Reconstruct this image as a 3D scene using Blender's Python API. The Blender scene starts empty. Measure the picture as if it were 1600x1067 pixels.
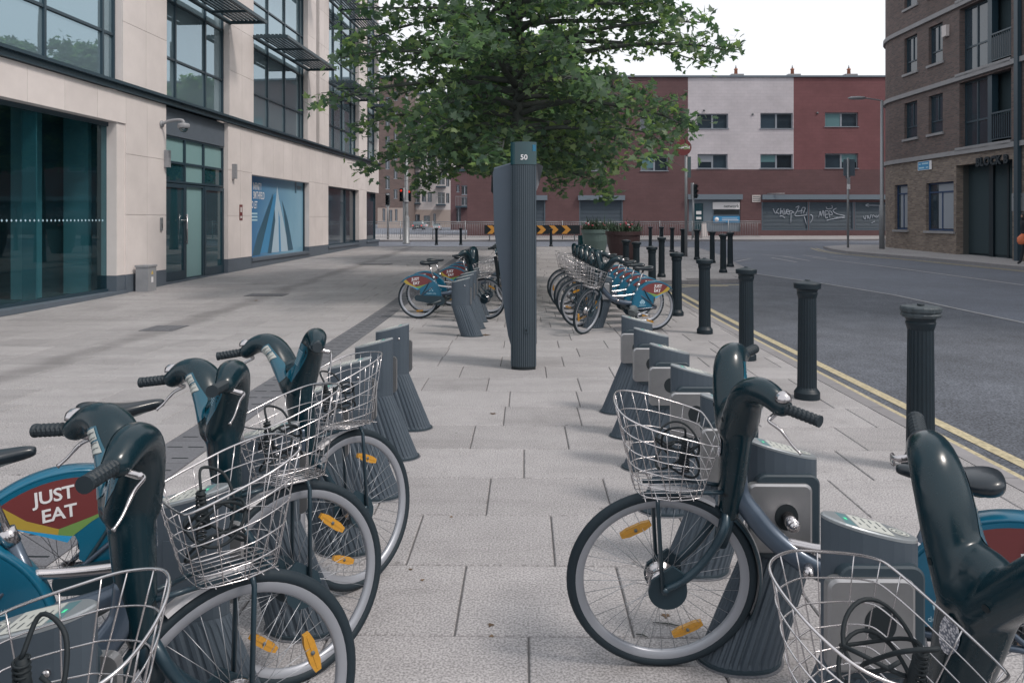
import bpy, math, random
from math import sin, cos, pi, radians, sqrt, atan2
from mathutils import Vector, Matrix
from mathutils.bvhtree import BVHTree
random.seed(7)
SC = bpy.context.scene
COL = SC.collection
# ------------------------------------------------------------------ camera, sky, sun
F = 1180.0; HC = 1.62; HOR = 343.0; TH = 0.0169
cam_d = bpy.data.cameras.new('camera'); cam = bpy.data.objects.new('camera', cam_d); COL.objects.link(cam)
cam.location = (0, 0, HC); cam.rotation_euler = (pi/2, 0, TH)
cam_d.sensor_width = 36; cam_d.lens = 36*F/1600; cam_d.shift_y = -(533.5-HOR)/1600
cam_d.clip_start = 0.05; cam_d.clip_end = 2000
SC.camera = cam
SUN_EL, SUN_AZ = 52, 118          # azimuth measured from +Y (away from camera) clockwise towards +X
w = bpy.data.worlds.new('World'); SC.world = w; w.use_nodes = True
nt = w.node_tree; nt.nodes.clear()
out = nt.nodes.new('ShaderNodeOutputWorld'); bg = nt.nodes.new('ShaderNodeBackground')
sky = nt.nodes.new('ShaderNodeTexSky'); sky.sky_type = 'NISHITA'; sky.sun_disc = False
sky.sun_elevation = radians(SUN_EL); sky.sun_rotation = radians(SUN_AZ)
sky.air_density = 1.0; sky.dust_density = 3.0
hsv = nt.nodes.new('ShaderNodeHueSaturation'); hsv.inputs['Saturation'].default_value = 0.35
mix = nt.nodes.new('ShaderNodeMix'); mix.data_type = 'RGBA'; mix.inputs[0].default_value = 0.72
mix.inputs[7].default_value = (8.75, 8.85, 9.2, 1)      # thin high cloud in front of the blue
nt.links.new(sky.outputs[0], hsv.inputs['Color']); nt.links.new(hsv.outputs[0], mix.inputs[6])
nt.links.new(mix.outputs[2], bg.inputs[0]); bg.inputs[1].default_value = 0.10
nt.links.new(bg.outputs[0], out.inputs[0])
sd = bpy.data.lights.new('sun', 'SUN'); sun = bpy.data.objects.new('sun', sd); COL.objects.link(sun)
sd.energy = 1.45; sd.angle = radians(10); sd.color = (1, .90, .82)
_a = radians(SUN_AZ); _e = radians(SUN_EL)
sdir = Vector((sin(_a)*cos(_e), cos(_a)*cos(_e), sin(_e)))
sun.rotation_euler = sdir.to_track_quat('Z', 'Y').to_euler(); sun.location = (10, -10, 30)
vs = SC.view_settings; vs.view_transform = 'Standard'; vs.look = 'None'; vs.exposure = 0.48; vs.gamma = 1.0
vs.use_curve_mapping = False
SC.cycles.max_bounces = 6; SC.cycles.diffuse_bounces = 3; SC.cycles.glossy_bounces = 4
SC.cycles.transparent_max_bounces = 10; SC.cycles.transmission_bounces = 4

# ------------------------------------------------------------------ geometry of the place
def zg(y):
    y = min(y, 56.0)
    if y < 11: return 0.0
    if y < 15: return .0137*(y-11)**2/8
    return .0137*(y-13)
def W(xc, yc): return Vector((xc*cos(TH)-yc*sin(TH), xc*sin(TH)+yc*cos(TH)))
def G(px, py, dz=0.0):
    """ground point under a line of sight (metres)"""
    yc = 5.0
    for _ in range(60):
        p = W((px-800)/F*yc, yc)
        yc = .5*yc + .5*(HC-zg(p.y)-dz)*F/max(py-HOR, 1.0)
    p = W((px-800)/F*yc, yc)
    return Vector((p.x, p.y, zg(p.y)+dz))
def GZ(x, y, dz=0.0): return Vector((x, y, zg(y)+dz))
def hpx(h_px, p):                 # metres tall for a thing h_px tall standing at p
    yc = -p.x*sin(-TH)*1 + p.y*cos(TH) if False else (-sin(TH)*p.x+cos(TH)*p.y)
    return h_px*yc/F

# ------------------------------------------------------------------ materials
MATS = {}
def mat(name, col, rough=.6, metal=0., var=0., scale=8., bump=0., bscale=60., spec=.5, ior=None, coat=0., emit=None, island=0., stain=0., stscale=.8, alpha=None, obr=0., speck=0., speckscale=120., gum=0., line=None, rvar=0.):
    if name in MATS: return MATS[name]
    m = bpy.data.materials.new(name); m.use_nodes = True; n = m.node_tree.nodes; L = m.node_tree.links
    b = n['Principled BSDF']
    b.inputs['Base Color'].default_value = (*col, 1); b.inputs['Roughness'].default_value = rough
    b.inputs['Metallic'].default_value = metal; b.inputs['Specular IOR Level'].default_value = spec
    if ior: b.inputs['IOR'].default_value = ior
    if coat: b.inputs['Coat Weight'].default_value = coat; b.inputs['Coat Roughness'].default_value = .08
    if emit: b.inputs['Emission Color'].default_value = (*emit[:3], 1); b.inputs['Emission Strength'].default_value = emit[3]
    geo = n.new('ShaderNodeNewGeometry'); tc = n.new('ShaderNodeTexCoord')
    cur = None
    def mul(fac_socket, lo, hi):
        nonlocal cur
        mr = n.new('ShaderNodeMapRange'); L.new(fac_socket, mr.inputs[0]); mr.inputs[3].default_value = lo; mr.inputs[4].default_value = hi
        vm = n.new('ShaderNodeVectorMath'); vm.operation = 'SCALE'
        if cur is None: vm.inputs[0].default_value = col
        else: L.new(cur, vm.inputs[0])
        L.new(mr.outputs[0], vm.inputs['Scale']); cur = vm.outputs[0]
    if var:
        t = n.new('ShaderNodeTexNoise'); t.inputs['Scale'].default_value = scale; t.inputs['Detail'].default_value = 6; t.inputs['Roughness'].default_value = .65
        L.new(geo.outputs['Position'], t.inputs['Vector']); mul(t.outputs[0], 1-var*1.6, 1+var*1.6)
    if stain:
        t = n.new('ShaderNodeTexNoise'); t.inputs['Scale'].default_value = stscale; t.inputs['Detail'].default_value = 4
        L.new(geo.outputs['Position'], t.inputs['Vector']); mul(t.outputs[0], 1-stain*1.8, 1+stain*1.8)
    if speck:
        t = n.new('ShaderNodeTexNoise'); t.inputs['Scale'].default_value = speckscale; t.inputs['Detail'].default_value = 2
        L.new(geo.outputs['Position'], t.inputs['Vector'])
        mr = n.new('ShaderNodeMapRange'); mr.inputs[1].default_value = .35; mr.inputs[2].default_value = .65
        L.new(t.outputs[0], mr.inputs[0]); mul(mr.outputs[0], 1-speck, 1+speck)
    if island: mul(geo.outputs['Random Per Island'], 1-island, 1+island)
    if obr:
        oi = n.new('ShaderNodeObjectInfo'); mul(oi.outputs['Random'], 1-obr, 1+obr)
    if gum:      # trodden-in spots
        v_ = n.new('ShaderNodeTexVoronoi'); v_.inputs['Scale'].default_value = 2.6; v_.inputs['Randomness'].default_value = 1; L.new(geo.outputs['Position'], v_.inputs['Vector'])
        mr = n.new('ShaderNodeMapRange'); mr.inputs[1].default_value = .030; mr.inputs[2].default_value = .045; L.new(v_.outputs['Distance'], mr.inputs[0]); mul(mr.outputs[0], 1-gum, 1)
        w_ = n.new('ShaderNodeTexNoise'); w_.inputs['Scale'].default_value = 1.3; w_.inputs['Detail'].default_value = 9; w_.inputs['Roughness'].default_value = .75; w_.inputs['Distortion'].default_value = .6; L.new(geo.outputs['Position'], w_.inputs['Vector'])
        mr = n.new('ShaderNodeMapRange'); mr.inputs[1].default_value = .56; mr.inputs[2].default_value = .72; L.new(w_.outputs[0], mr.inputs[0]); mul(mr.outputs[0], 1, .80)
    if gum:
        mp_ = n.new('ShaderNodeMapping'); mp_.inputs['Scale'].default_value = (.45, 2.6, 1); L.new(geo.outputs['Position'], mp_.inputs['Vector']); z_ = n.new('ShaderNodeTexNoise'); z_.inputs['Scale'].default_value = 1.1; z_.inputs['Detail'].default_value = 10; z_.inputs['Roughness'].default_value = .7; L.new(mp_.outputs[0], z_.inputs['Vector'])
        mr = n.new('ShaderNodeMapRange'); mr.inputs[1].default_value = .5; mr.inputs[2].default_value = .68; L.new(z_.outputs[0], mr.inputs[0]); mul(mr.outputs[0], 1.02, .86)
    if line:     # grime gathered along the plaza's drainage fall
        sx_ = n.new('ShaderNodeSeparateXYZ'); L.new(geo.outputs['Position'], sx_.inputs[0]); nn = n.new('ShaderNodeTexNoise'); nn.inputs['Scale'].default_value = .9; nn.inputs['Detail'].default_value = 6; L.new(geo.outputs['Position'], nn.inputs['Vector'])
        a1 = n.new('ShaderNodeMath'); a1.operation = 'MULTIPLY_ADD'; a1.inputs[1].default_value = .7; a1.inputs[2].default_value = -.35-line; L.new(nn.outputs[0], a1.inputs[0])
        a2 = n.new('ShaderNodeMath'); a2.operation = 'ADD'; L.new(sx_.outputs[0], a2.inputs[0]); L.new(a1.outputs[0], a2.inputs[1])
        a3 = n.new('ShaderNodeMath'); a3.operation = 'ABSOLUTE'; L.new(a2.outputs[0], a3.inputs[0]); mr = n.new('ShaderNodeMapRange'); mr.interpolation_type = 'SMOOTHSTEP'; mr.inputs[1].default_value = .03; mr.inputs[2].default_value = .32; L.new(a3.outputs[0], mr.inputs[0]); mul(mr.outputs[0], .72, 1)
    if rvar:
        t = n.new('ShaderNodeTexNoise'); t.inputs['Scale'].default_value = 14; t.inputs['Detail'].default_value = 8; t.inputs['Roughness'].default_value = .8; L.new(geo.outputs['Position'], t.inputs['Vector'])
        mr = n.new('ShaderNodeMapRange'); mr.inputs[1].default_value = .35; mr.inputs[2].default_value = .7; mr.inputs[3].default_value = rough-rvar*.4; mr.inputs[4].default_value = rough+rvar; L.new(t.outputs[0], mr.inputs[0]); L.new(mr.outputs[0], b.inputs['Roughness'])
        if coat: L.new(mr.outputs[0], b.inputs['Coat Roughness'])
    if cur is not None: L.new(cur, b.inputs['Base Color'])
    if bump:
        t = n.new('ShaderNodeTexNoise'); t.inputs['Scale'].default_value = bscale; t.inputs['Detail'].default_value = 3
        L.new(geo.outputs['Position'], t.inputs['Vector'])
        bp = n.new('ShaderNodeBump'); bp.inputs['Strength'].default_value = bump; bp.inputs['Distance'].default_value = .004
        L.new(t.outputs[0], bp.inputs['Height']); L.new(bp.outputs[0], b.inputs['Normal'])
    MATS[name] = m; return m

M_ = {}
def setup_mats():
    A = M_
    A['stone'] = mat('granite paving', (.312,.304,.309), .8, var=.09, scale=5, bump=.5, bscale=190, island=.085, obr=.085, gum=.35, line=-5.36, speck=.34, speckscale=110, stain=.10, stscale=.7, spec=.3)
    A['joint'] = mat('joint sand', (.13,.128,.13), .95, var=.1)
    A['drain'] = mat('dark channel stone', (.125,.13,.145), .8, var=.1, bump=.4, obr=.06, island=.06, speck=.2)
    A['asphalt'] = mat('asphalt', (.128,.144,.176), .85, var=.12, scale=2.5, bump=.9, bscale=140, stain=.16, stscale=.35, speck=.4, speckscale=60)
    A['asphalt2'] = mat('older asphalt', (.090,.101,.122), .88, var=.30, scale=2.2, bump=1.0, bscale=110, stain=.22, stscale=.6, speck=.5, speckscale=55)
    A['kerb'] = mat('kerb granite', (.23,.225,.235), .8, var=.15, scale=9, bump=.4, obr=.08)
    A['yellow'] = mat('yellow road paint', (.42,.37,.245), .8, var=.16, scale=14, speck=.2, speckscale=40, stain=.12, stscale=2)
    A['white_paint'] = mat('white road paint', (.36,.36,.37), .8, var=.2, scale=9, speck=.3)
    A['clad'] = mat('cream cladding', (.68,.63,.612), .65, var=.05, scale=3, obr=.035, stain=.09, stscale=1.1, spec=.3)
    A['plinth'] = mat('dark plinth stone', (.10,.125,.155), .55, var=.12, scale=5)
    A['frame'] = mat('dark aluminium', (.022,.048,.068), .4, metal=.0, spec=.6)
    A['glass'] = mat('dark glass', (.015,.06,.078), .02, ior=2.1, var=.2, scale=.7)
    A['glass2'] = mat('upper glass', (.30,.42,.48), .015, metal=.6)
    A['glassfar'] = mat('far glass', (.028,.046,.062), .06, ior=1.8, obr=.5, var=.3, scale=.8)
    A['frost'] = mat('frosted panel', (.22,.37,.38), .35, var=.03)
    A['louvre'] = mat('louvre metal', (.025,.05,.065), .45)
    A['black'] = mat('black iron', (.004,.014,.022), .5, var=.2, scale=20, bump=.3, bscale=50, spec=.45)
    A['ironcap'] = mat('worn iron cap', (.045,.06,.07), .6, var=.4, scale=30, bump=.6)
    A['shell'] = mat('gloss shroud plastic', (.003,.019,.028), .2, coat=.22, spec=.35, var=.15, scale=6, rvar=.13)
    A['shellg'] = mat('grey gloss shroud plastic', (.016,.042,.060), .22, coat=.5, var=.1)
    A['rubber'] = mat('tyre rubber', (.007,.018,.027), .7, bump=.3)
    A['grip'] = mat('grip rubber', (.012,.022,.03), .6)
    A['rim'] = mat('rim alloy', (.34,.36,.40), .4, metal=.45, spec=.6)
    A['steel'] = mat('stainless wire', (.62,.60,.61), .22, metal=.9)
    A['spoke'] = mat('spoke steel', (.38,.40,.43), .35, metal=.7)
    A['framep'] = mat('frame grey paint', (.062,.088,.125), .3, metal=.35, coat=.3, var=.05)
    A['forkp'] = mat('fork paint', (.018,.042,.060), .35, metal=.2, coat=.2)
    A['silver'] = mat('polished alloy', (.55,.53,.54), .18, metal=.95)
    A['fender'] = mat('fender plastic', (.42,.42,.44), .4)
    A['darkp'] = mat('dark satin plastic', (.012,.032,.046), .45)
    A['orange'] = mat('amber reflector', (.50,.25,.03), .25, coat=.3, var=.15, scale=90)
    A['blue'] = mat('blue guard plastic', (.006,.112,.195), .28, coat=.3, var=.05)
    A['red'] = mat('red advert film', (.155,.035,.036), .42)
    A['adyel'] = mat('yellow advert film', (.40,.29,.05), .4)
    A['adgrn'] = mat('green advert film', (.15,.28,.08), .4)
    A['adlb'] = mat('light blue advert film', (.03,.30,.58), .4)
    A['white'] = mat('white print', (.72,.72,.74), .5)
    A['ltxt'] = mat('pale blue print', (.40,.60,.70), .5)
    A['saddle'] = mat('saddle vinyl', (.010,.018,.026), .32, coat=.2)
    A['dock'] = mat('dock grey casting', (.066,.088,.112), .5, metal=.2, var=.07, scale=9, stain=.05, stscale=3)
    A['dockd'] = mat('dock dark recess', (.028,.046,.060), .45)
    A['lockp'] = mat('brushed lock plate', (.33,.335,.345), .34, metal=.75, var=.1, scale=14)
    A['hole'] = mat('black recess', (.004,.010,.014), .7)
    A['plate'] = mat('dock top plate', (.30,.33,.35), .35, metal=.4)
    A['label'] = mat('cream label', (.47,.49,.46), .5)
    A['tealab'] = mat('teal label', (.10,.20,.22), .4)
    A['green'] = mat('green led', (.05,.5,.25), .4, emit=(.1,.9,.4,.35))
    A['ink'] = mat('grey ink', (.10,.12,.13), .6)
    A['kiosk'] = mat('kiosk ribbed metal', (.075,.10,.122), .42, metal=.3, var=.05)
    A['kioskl'] = mat('kiosk shell', (.075,.10,.13), .4, metal=.3, var=.05)
    A['tealcap'] = mat('teal cap', (.003,.042,.052), .2, coat=.5)
    A['redwall'] = None
    A['galv'] = mat('galvanised steel', (.26,.275,.29), .5, metal=.5, var=.1, scale=6)
    A['cabinet'] = mat('grey cabinet', (.27,.28,.30), .5, var=.1)
    A['bark'] = mat('tree bark', (.085,.095,.09), .9, var=.3, scale=9, bump=1, bscale=25)
    A['shutter'] = mat('shutter steel', (.085,.115,.145), .5, metal=.1, var=.06, stain=.06)
    A['shutterl'] = mat('shutter box', (.15,.19,.23), .5)
    A['winframe'] = mat('grey window frame', (.25,.28,.32), .5)
    A['brickd'] = None
    A['creamfar'] = mat('pale render', (.55,.51,.50), .8, var=.04, scale=1)
    A['beige'] = mat('beige stone', (.36,.30,.27), .8, var=.06, scale=1)
    A['sill'] = mat('pale sill stone', (.26,.26,.27), .8, var=.12, scale=3)
    A['graf'] = mat('white spray paint', (.33,.37,.43), .7, var=.15, scale=5)
    A['bluebox'] = mat('blue shop sign', (.05,.25,.48), .5)
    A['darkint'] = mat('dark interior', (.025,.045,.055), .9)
    A['ltint'] = mat('pale teal column', (.50,.62,.62), .7)  # the shop columns' own pale teal
    A['winblue'] = mat('navy window frame', (.02,.05,.12), .5)
    A['skin'] = mat('skin', (.36,.22,.17), .55)
    A['hair'] = mat('black hair', (.008,.008,.010), .5)
    A['bag'] = mat('orange bag', (.62,.17,.08), .6, var=.15, scale=12)
    A['cloth'] = mat('dark cloth', (.015,.018,.025), .9)
    A['terra'] = mat('brown planter', (.055,.030,.032), .6)
    A['pgreen'] = mat('pale green planter', (.125,.185,.175), .6)
    A['flower'] = mat('pink flower', (.5,.10,.13), .6)
    A['plant'] = mat('planter leaves', (.045,.085,.05), .7, island=.3)
    A['yelsign'] = mat('yellow plastic', (.62,.45,.10), .5)
    A['litter'] = mat('dry leaf', (.12,.08,.05), .9, obr=.3)
    A['redsign'] = mat('red sign face', (.17,.03,.032), .5)
    A['chimney'] = mat('orange chimney pot', (.42,.18,.12), .8)
    A['tail'] = mat('red tail light', (.6,.03,.03), .3, emit=(.8,.05,.03,.6))
    A['carw'] = mat('pale car paint', (.42,.43,.45), .3, coat=.5)
    A['card'] = mat('dark car paint', (.03,.04,.05), .3, coat=.5)
    # glass one can look through
    m = bpy.data.materials.new('shop glass'); m.use_nodes = True; n = m.node_tree.nodes; L = m.node_tree.links; n.clear()
    o = n.new('ShaderNodeOutputMaterial'); mx = n.new('ShaderNodeMixShader'); tr = n.new('ShaderNodeBsdfTransparent'); gl = n.new('ShaderNodeBsdfGlossy')
    fr = n.new('ShaderNodeFresnel'); fr.inputs[0].default_value = 1.55; tr.inputs[0].default_value = (.50,.67,.71,1); gl.inputs['Roughness'].default_value = .01
    gl.inputs[0].default_value = (.75,.95,1,1)
    gb = n.new('ShaderNodeNewGeometry'); m1_ = n.new('ShaderNodeMath'); m1_.operation = 'SUBTRACT'; m1_.inputs[0].default_value = 1.0; L.new(gb.outputs['Backfacing'], m1_.inputs[1]); m2_ = n.new('ShaderNodeMath'); m2_.operation = 'MULTIPLY'; L.new(m1_.outputs[0], m2_.inputs[0]); L.new(fr.outputs[0], m2_.inputs[1])
    L.new(m2_.outputs[0], mx.inputs[0]); L.new(tr.outputs[0], mx.inputs[1]); L.new(gl.outputs[0], mx.inputs[2]); L.new(mx.outputs[0], o.inputs[0]); A['shopglass'] = m
    # leaves
    m = bpy.data.materials.new('leaf'); m.use_nodes = True; n = m.node_tree.nodes; L = m.node_tree.links; n.clear()
    o = n.new('ShaderNodeOutputMaterial'); mx = n.new('ShaderNodeMixShader'); df = n.new('ShaderNodeBsdfPrincipled'); tl = n.new('ShaderNodeBsdfTranslucent')
    geo = n.new('ShaderNodeNewGeometry'); cr = n.new('ShaderNodeValToRGB'); mx.inputs[0].default_value = .48
    cr.color_ramp.elements[0].color = (.066,.118,.092,1); cr.color_ramp.elements[1].color = (.25,.32,.15,1); e = cr.color_ramp.elements.new(.7); e.color = (.12,.18,.125,1)
    L.new(geo.outputs['Random Per Island'], cr.inputs[0]); L.new(cr.outputs[0], df.inputs['Base Color']); df.inputs['Roughness'].default_value = .5
    sc_ = n.new('ShaderNodeVectorMath'); sc_.operation = 'MULTIPLY'; sc_.inputs[1].default_value = (1.6, 1.9, 1.0); L.new(cr.outputs[0], sc_.inputs[0]); L.new(sc_.outputs[0], tl.inputs[0])
    L.new(df.outputs[0], mx.inputs[1]); L.new(tl.outputs[0], mx.inputs[2]); L.new(mx.outputs[0], o.inputs[0]); A['leaf'] = m
    # brick like walls, mapped by the wall's own running length and height
    def brick(name, c1, c2, mortar, sx, sy, bias=0., ms=.012):
        m = bpy.data.materials.new(name); m.use_nodes = True; n = m.node_tree.nodes; L = m.node_tree.links
        b = n['Principled BSDF']; b.inputs['Roughness'].default_value = .85; b.inputs['Specular IOR Level'].default_value = .2
        uv = n.new('ShaderNodeUVMap'); bt = n.new('ShaderNodeTexBrick'); bt.inputs['Scale'].default_value = 1
        bt.inputs['Brick Width'].default_value = sx; bt.inputs['Row Height'].default_value = sy; bt.inputs['Mortar Size'].default_value = ms
        bt.inputs['Mortar Smooth'].default_value = .3; bt.inputs['Bias'].default_value = bias
        bt.inputs['Color1'].default_value = (*c1,1); bt.inputs['Color2'].default_value = (*c2,1); bt.inputs['Mortar'].default_value = (*mortar,1)
        L.new(uv.outputs[0], bt.inputs['Vector'])
        t = n.new('ShaderNodeTexNoise'); t.inputs['Scale'].default_value = .6; t.inputs['Detail'].default_value = 8; t.inputs['Roughness'].default_value = .7; L.new(uv.outputs[0], t.inputs['Vector'])
        mr = n.new('ShaderNodeMapRange'); mr.inputs[3].default_value = .72; mr.inputs[4].default_value = 1.28; L.new(t.outputs[0], mr.inputs[0])
        v = n.new('ShaderNodeVectorMath'); v.operation = 'SCALE'; L.new(bt.outputs[0], v.inputs[0]); L.new(mr.outputs[0], v.inputs['Scale']); L.new(v.outputs[0], b.inputs['Base Color'])
        bp = n.new('ShaderNodeBump'); bp.inputs['Strength'].default_value = .5; bp.inputs['Distance'].default_value = .01; bp.invert = True
        L.new(bt.outputs['Fac'], bp.inputs['Height']); L.new(bp.outputs[0], b.inputs['Normal'])
        return m
    A['brickd'] = brick('brown brick', (.170,.122,.113), (.108,.086,.084), (.125,.122,.12), .225, .075)
    A['brickt'] = brick('tan brick', (.27,.22,.18), (.15,.12,.105), (.19,.175,.165), .225, .075)
    A['brickfar'] = brick('grey brown brick', (.17,.125,.115), (.13,.10,.095), (.15,.12,.11), .45, .15)
    A['redwall'] = brick('dark red blockwork', (.138,.082,.086), (.127,.077,.081), (.118,.072,.076), .44, .215, ms=.010)
    A['redup'] = brick('red painted blockwork', (.19,.088,.094), (.176,.083,.089), (.16,.078,.084), .44, .215, ms=.010)
    A['whitewall'] = brick('lilac white blockwork', (.53,.50,.53), (.505,.48,.51), (.46,.44,.47), .44, .215, ms=.010)
setup_mats()

# ------------------------------------------------------------------ mesh building
class MB:
    def __init__(s): s.v = []; s.f = []; s.m = []; s.uv = None; s.sm = []
    def add(s, vs_, fs, mi=0, smooth=False):
        o = len(s.v); s.v += [tuple(v) for v in vs_]; s.f += [tuple(i+o for i in f) for f in fs]; s.m += [mi]*len(fs); s.sm += [smooth]*len(fs); return s
    def box(s, c, d, mi=0, rz=0, M=None):
        x, y, z = d[0]/2, d[1]/2, d[2]/2
        P = [Vector(p) for p in ((-x,-y,-z),(x,-y,-z),(x,y,-z),(-x,y,-z),(-x,-y,z),(x,-y,z),(x,y,z),(-x,y,z))]
        if rz: R = Matrix.Rotation(rz, 3, 'Z'); P = [R@p for p in P]
        if M: P = [M@p for p in P]
        c = Vector(c)
        return s.add([p+c for p in P], [(0,3,2,1),(4,5,6,7),(0,1,5,4),(1,2,6,5),(2,3,7,6),(3,0,4,7)], mi)
    def bx(s, x0, x1, y0, y1, z0, z1, mi=0): return s.box(((x0+x1)/2,(y0+y1)/2,(z0+z1)/2), (abs(x1-x0),abs(y1-y0),abs(z1-z0)), mi)
    def ring_tube(s, pts, rads, n=8, mi=0, closed=False, cap=True, smooth=True, flat=None):
        pts = [Vector(p) for p in pts]; N = len(pts)
        if not isinstance(rads, (list, tuple)): rads = [rads]*N
        tang = []
        for i in range(N):
            a = pts[(i-1) % N] if (closed or i > 0) else pts[i]; b = pts[(i+1) % N] if (closed or i < N-1) else pts[i]
            t = (b-a); tang.append(t.normalized() if t.length > 1e-9 else Vector((0,0,1)))
        up = Vector((0,0,1)) if abs(tang[0].z) < .9 else Vector((1,0,0))
        nrm = (up - tang[0]*up.dot(tang[0])).normalized(); vs_ = []
        for i in range(N):
            nrm = (nrm - tang[i]*nrm.dot(tang[i])); nrm = nrm.normalized() if nrm.length > 1e-6 else Vector((1,0,0))
            bn = tang[i].cross(nrm); fx, fy = flat if flat else (1, 1)
            for k in range(n):
                a = 2*pi*k/n; vs_.append(pts[i] + (nrm*cos(a)*fx + bn*sin(a)*fy)*rads[i])
        fs = []
        for i in range(N if closed else N-1):
            for k in range(n):
                a = i*n+k; b = i*n+(k+1) % n; j = (i+1) % N
                fs.append((a, b, j*n+(k+1) % n, j*n+k))
        if cap and not closed: fs.append(tuple(range(n-1, -1, -1))); fs.append(tuple((N-1)*n+k for k in range(n)))
        return s.add(vs_, fs, mi, smooth)
    def cyl(s, a, b, r, r2=None, n=12, mi=0, smooth=True): return s.ring_tube([a, b], [r, r if r2 is None else r2], n, mi, smooth=smooth)
    def lathe(s, prof, n=24, mi=0, c=(0,0,0), M=None, smooth=True, star=None, capb=True):
        c = Vector(c); vs_ = []
        for j, (r, z) in enumerate(prof):
            for k in range(n):
                a = 2*pi*k/n; rr = r*(star(k, j) if star else 1)
                p = Vector((rr*cos(a), rr*sin(a), z)); vs_.append((M@p if M else p)+c)
        fs = []
        for j in range(len(prof)-1):
            for k in range(n): fs.append((j*n+k, j*n+(k+1) % n, (j+1)*n+(k+1) % n, (j+1)*n+k))
        if capb:
            fs.append(tuple(range(n-1, -1, -1))); fs.append(tuple((len(prof)-1)*n+k for k in range(n)))
        return s.add(vs_, fs, mi, smooth)
    def prism(s, poly, y0, y1, mi=0, M=None):        # poly in (x,z), extruded along y
        N = len(poly); P = [Vector((x, y0, z)) for x, z in poly]+[Vector((x, y1, z)) for x, z in poly]
        if M: P = [M@p for p in P]
        return s.add(P, [tuple(range(N)), tuple(range(2*N-1, N-1, -1))]+[(i, i+N, (i+1) % N+N, (i+1) % N) for i in range(N)], mi)
    def prismz(s, poly, z0, z1, mi=0):
        N = len(poly)
        P = [(x, y, z0(x, y) if callable(z0) else z0) for x, y in poly]+[(x, y, z1(x, y) if callable(z1) else z1) for x, y in poly]
        return s.add(P, [tuple(range(N-1, -1, -1)), tuple(range(N, 2*N))]+[(i, (i+1) % N, (i+1) % N+N, i+N) for i in range(N)], mi)
    def loft(s, rings, mi=0, cap=True, smooth=True):
        n = len(rings[0]); vs_ = [p for r in rings for p in r]; fs = []
        for j in range(len(rings)-1):
            for k in range(n): fs.append((j*n+k, j*n+(k+1) % n, (j+1)*n+(k+1) % n, (j+1)*n+k))
        if cap: fs.append(tuple(range(n-1, -1, -1))); fs.append(tuple((len(rings)-1)*n+k for k in range(n)))
        return s.add(vs_, fs, mi, smooth)
    def torus(s, c, R, r, M=None, n=48, k=8, mi=0):
        pts = [Vector((R*cos(2*pi*i/n), 0, R*sin(2*pi*i/n))) for i in range(n)]
        if M: pts = [M@p for p in pts]
        return s.ring_tube([p+Vector(c) for p in pts], r, k, mi, closed=True)
    def mesh(s, name, mats):
        me = bpy.data.meshes.new(name); me.from_pydata(s.v, [], s.f)
        for m in (mats if isinstance(mats, (list, tuple)) else [mats]): me.materials.append(m)
        me.polygons.foreach_set('material_index', s.m); me.polygons.foreach_set('use_smooth', s.sm)
        me.update(); return me

def link(name, me, parent=None, M=None, kind=None, label=None):
    o = bpy.data.objects.new(name, me); COL.objects.link(o)
    if parent is not None: o.parent = parent
    if M is not None: o.matrix_local = M
    if kind: o['kind'] = kind
    if label: o['label'] = label
    return o
def obj(name, mb, mats, parent=None, M=None, kind=None, label=None): return link(name, mb.mesh(name, mats), parent, M, kind, label)
def thing(name, loc, rz=0, label='', cat='', group=None):
    o = bpy.data.objects.new(name, None); COL.objects.link(o); o.empty_display_size = .1
    o.location = loc; o.rotation_euler = (0, 0, rz); tag(o, label, cat, group); return o
def tag(o, label, cat, group=None):
    if label: o['label'] = label
    if cat: o['category'] = cat
    if group: o['group'] = group
    return o
def copy_tree(root, loc, rz, label, group=None):
    r = root.copy(); COL.objects.link(r); r.location = loc; r.rotation_euler = (0, 0, rz); r['label'] = label
    if group: r['group'] = group
    for ch in list(root.children):
        c = ch.copy(); COL.objects.link(c); c.parent = r
        for g in ch.children:
            d = g.copy(); COL.objects.link(d); d.parent = c
    return r
_txt = {}
def text_mesh(body, size, mat_, ext=.0005, bold=0., shear=0., space=1., align='CENTER'):
    key = (body, size, mat_.name, bold, shear, space, align, ext)
    if key in _txt: return _txt[key]
    cu = bpy.data.curves.new('lettering', 'FONT'); cu.body = body; cu.size = size; cu.extrude = ext; cu.offset = bold; cu.shear = shear
    cu.space_character = space; cu.align_x = align; cu.align_y = 'CENTER'; cu.resolution_u = 3; cu.space_line = .85
    o = bpy.data.objects.new('tmp', cu); COL.objects.link(o)
    dg = bpy.context.evaluated_depsgraph_get(); dg.update()
    me = bpy.data.meshes.new_from_object(o.evaluated_get(dg)); bpy.data.objects.remove(o); bpy.data.curves.remove(cu)
    me.materials.clear(); me.materials.append(mat_); _txt[key] = me; return me
def spline(pts, n=6):
    P = [Vector(p) for p in pts]; P = [P[0]*2-P[1]]+P+[P[-1]*2-P[-2]]; outp = []
    for i in range(1, len(P)-2):
        for k in range(n):
            t = k/n; a, b, c, d = P[i-1], P[i], P[i+1], P[i+2]
            outp.append(.5*((2*b)+(c-a)*t+(2*a-5*b+4*c-d)*t*t+(3*b-a-3*c+d)*t**3))
    outp.append(P[-2]); return outp
def evaluated(me, mods):
    o = bpy.data.objects.new('tmp', me); COL.objects.link(o)
    for typ, kw in mods:
        m = o.modifiers.new('m', typ)
        for k, v in kw.items(): setattr(m, k, v)
    dg = bpy.context.evaluated_depsgraph_get(); dg.update()
    r = bpy.data.meshes.new_from_object(o.evaluated_get(dg)); bpy.data.objects.remove(o); return r
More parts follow.
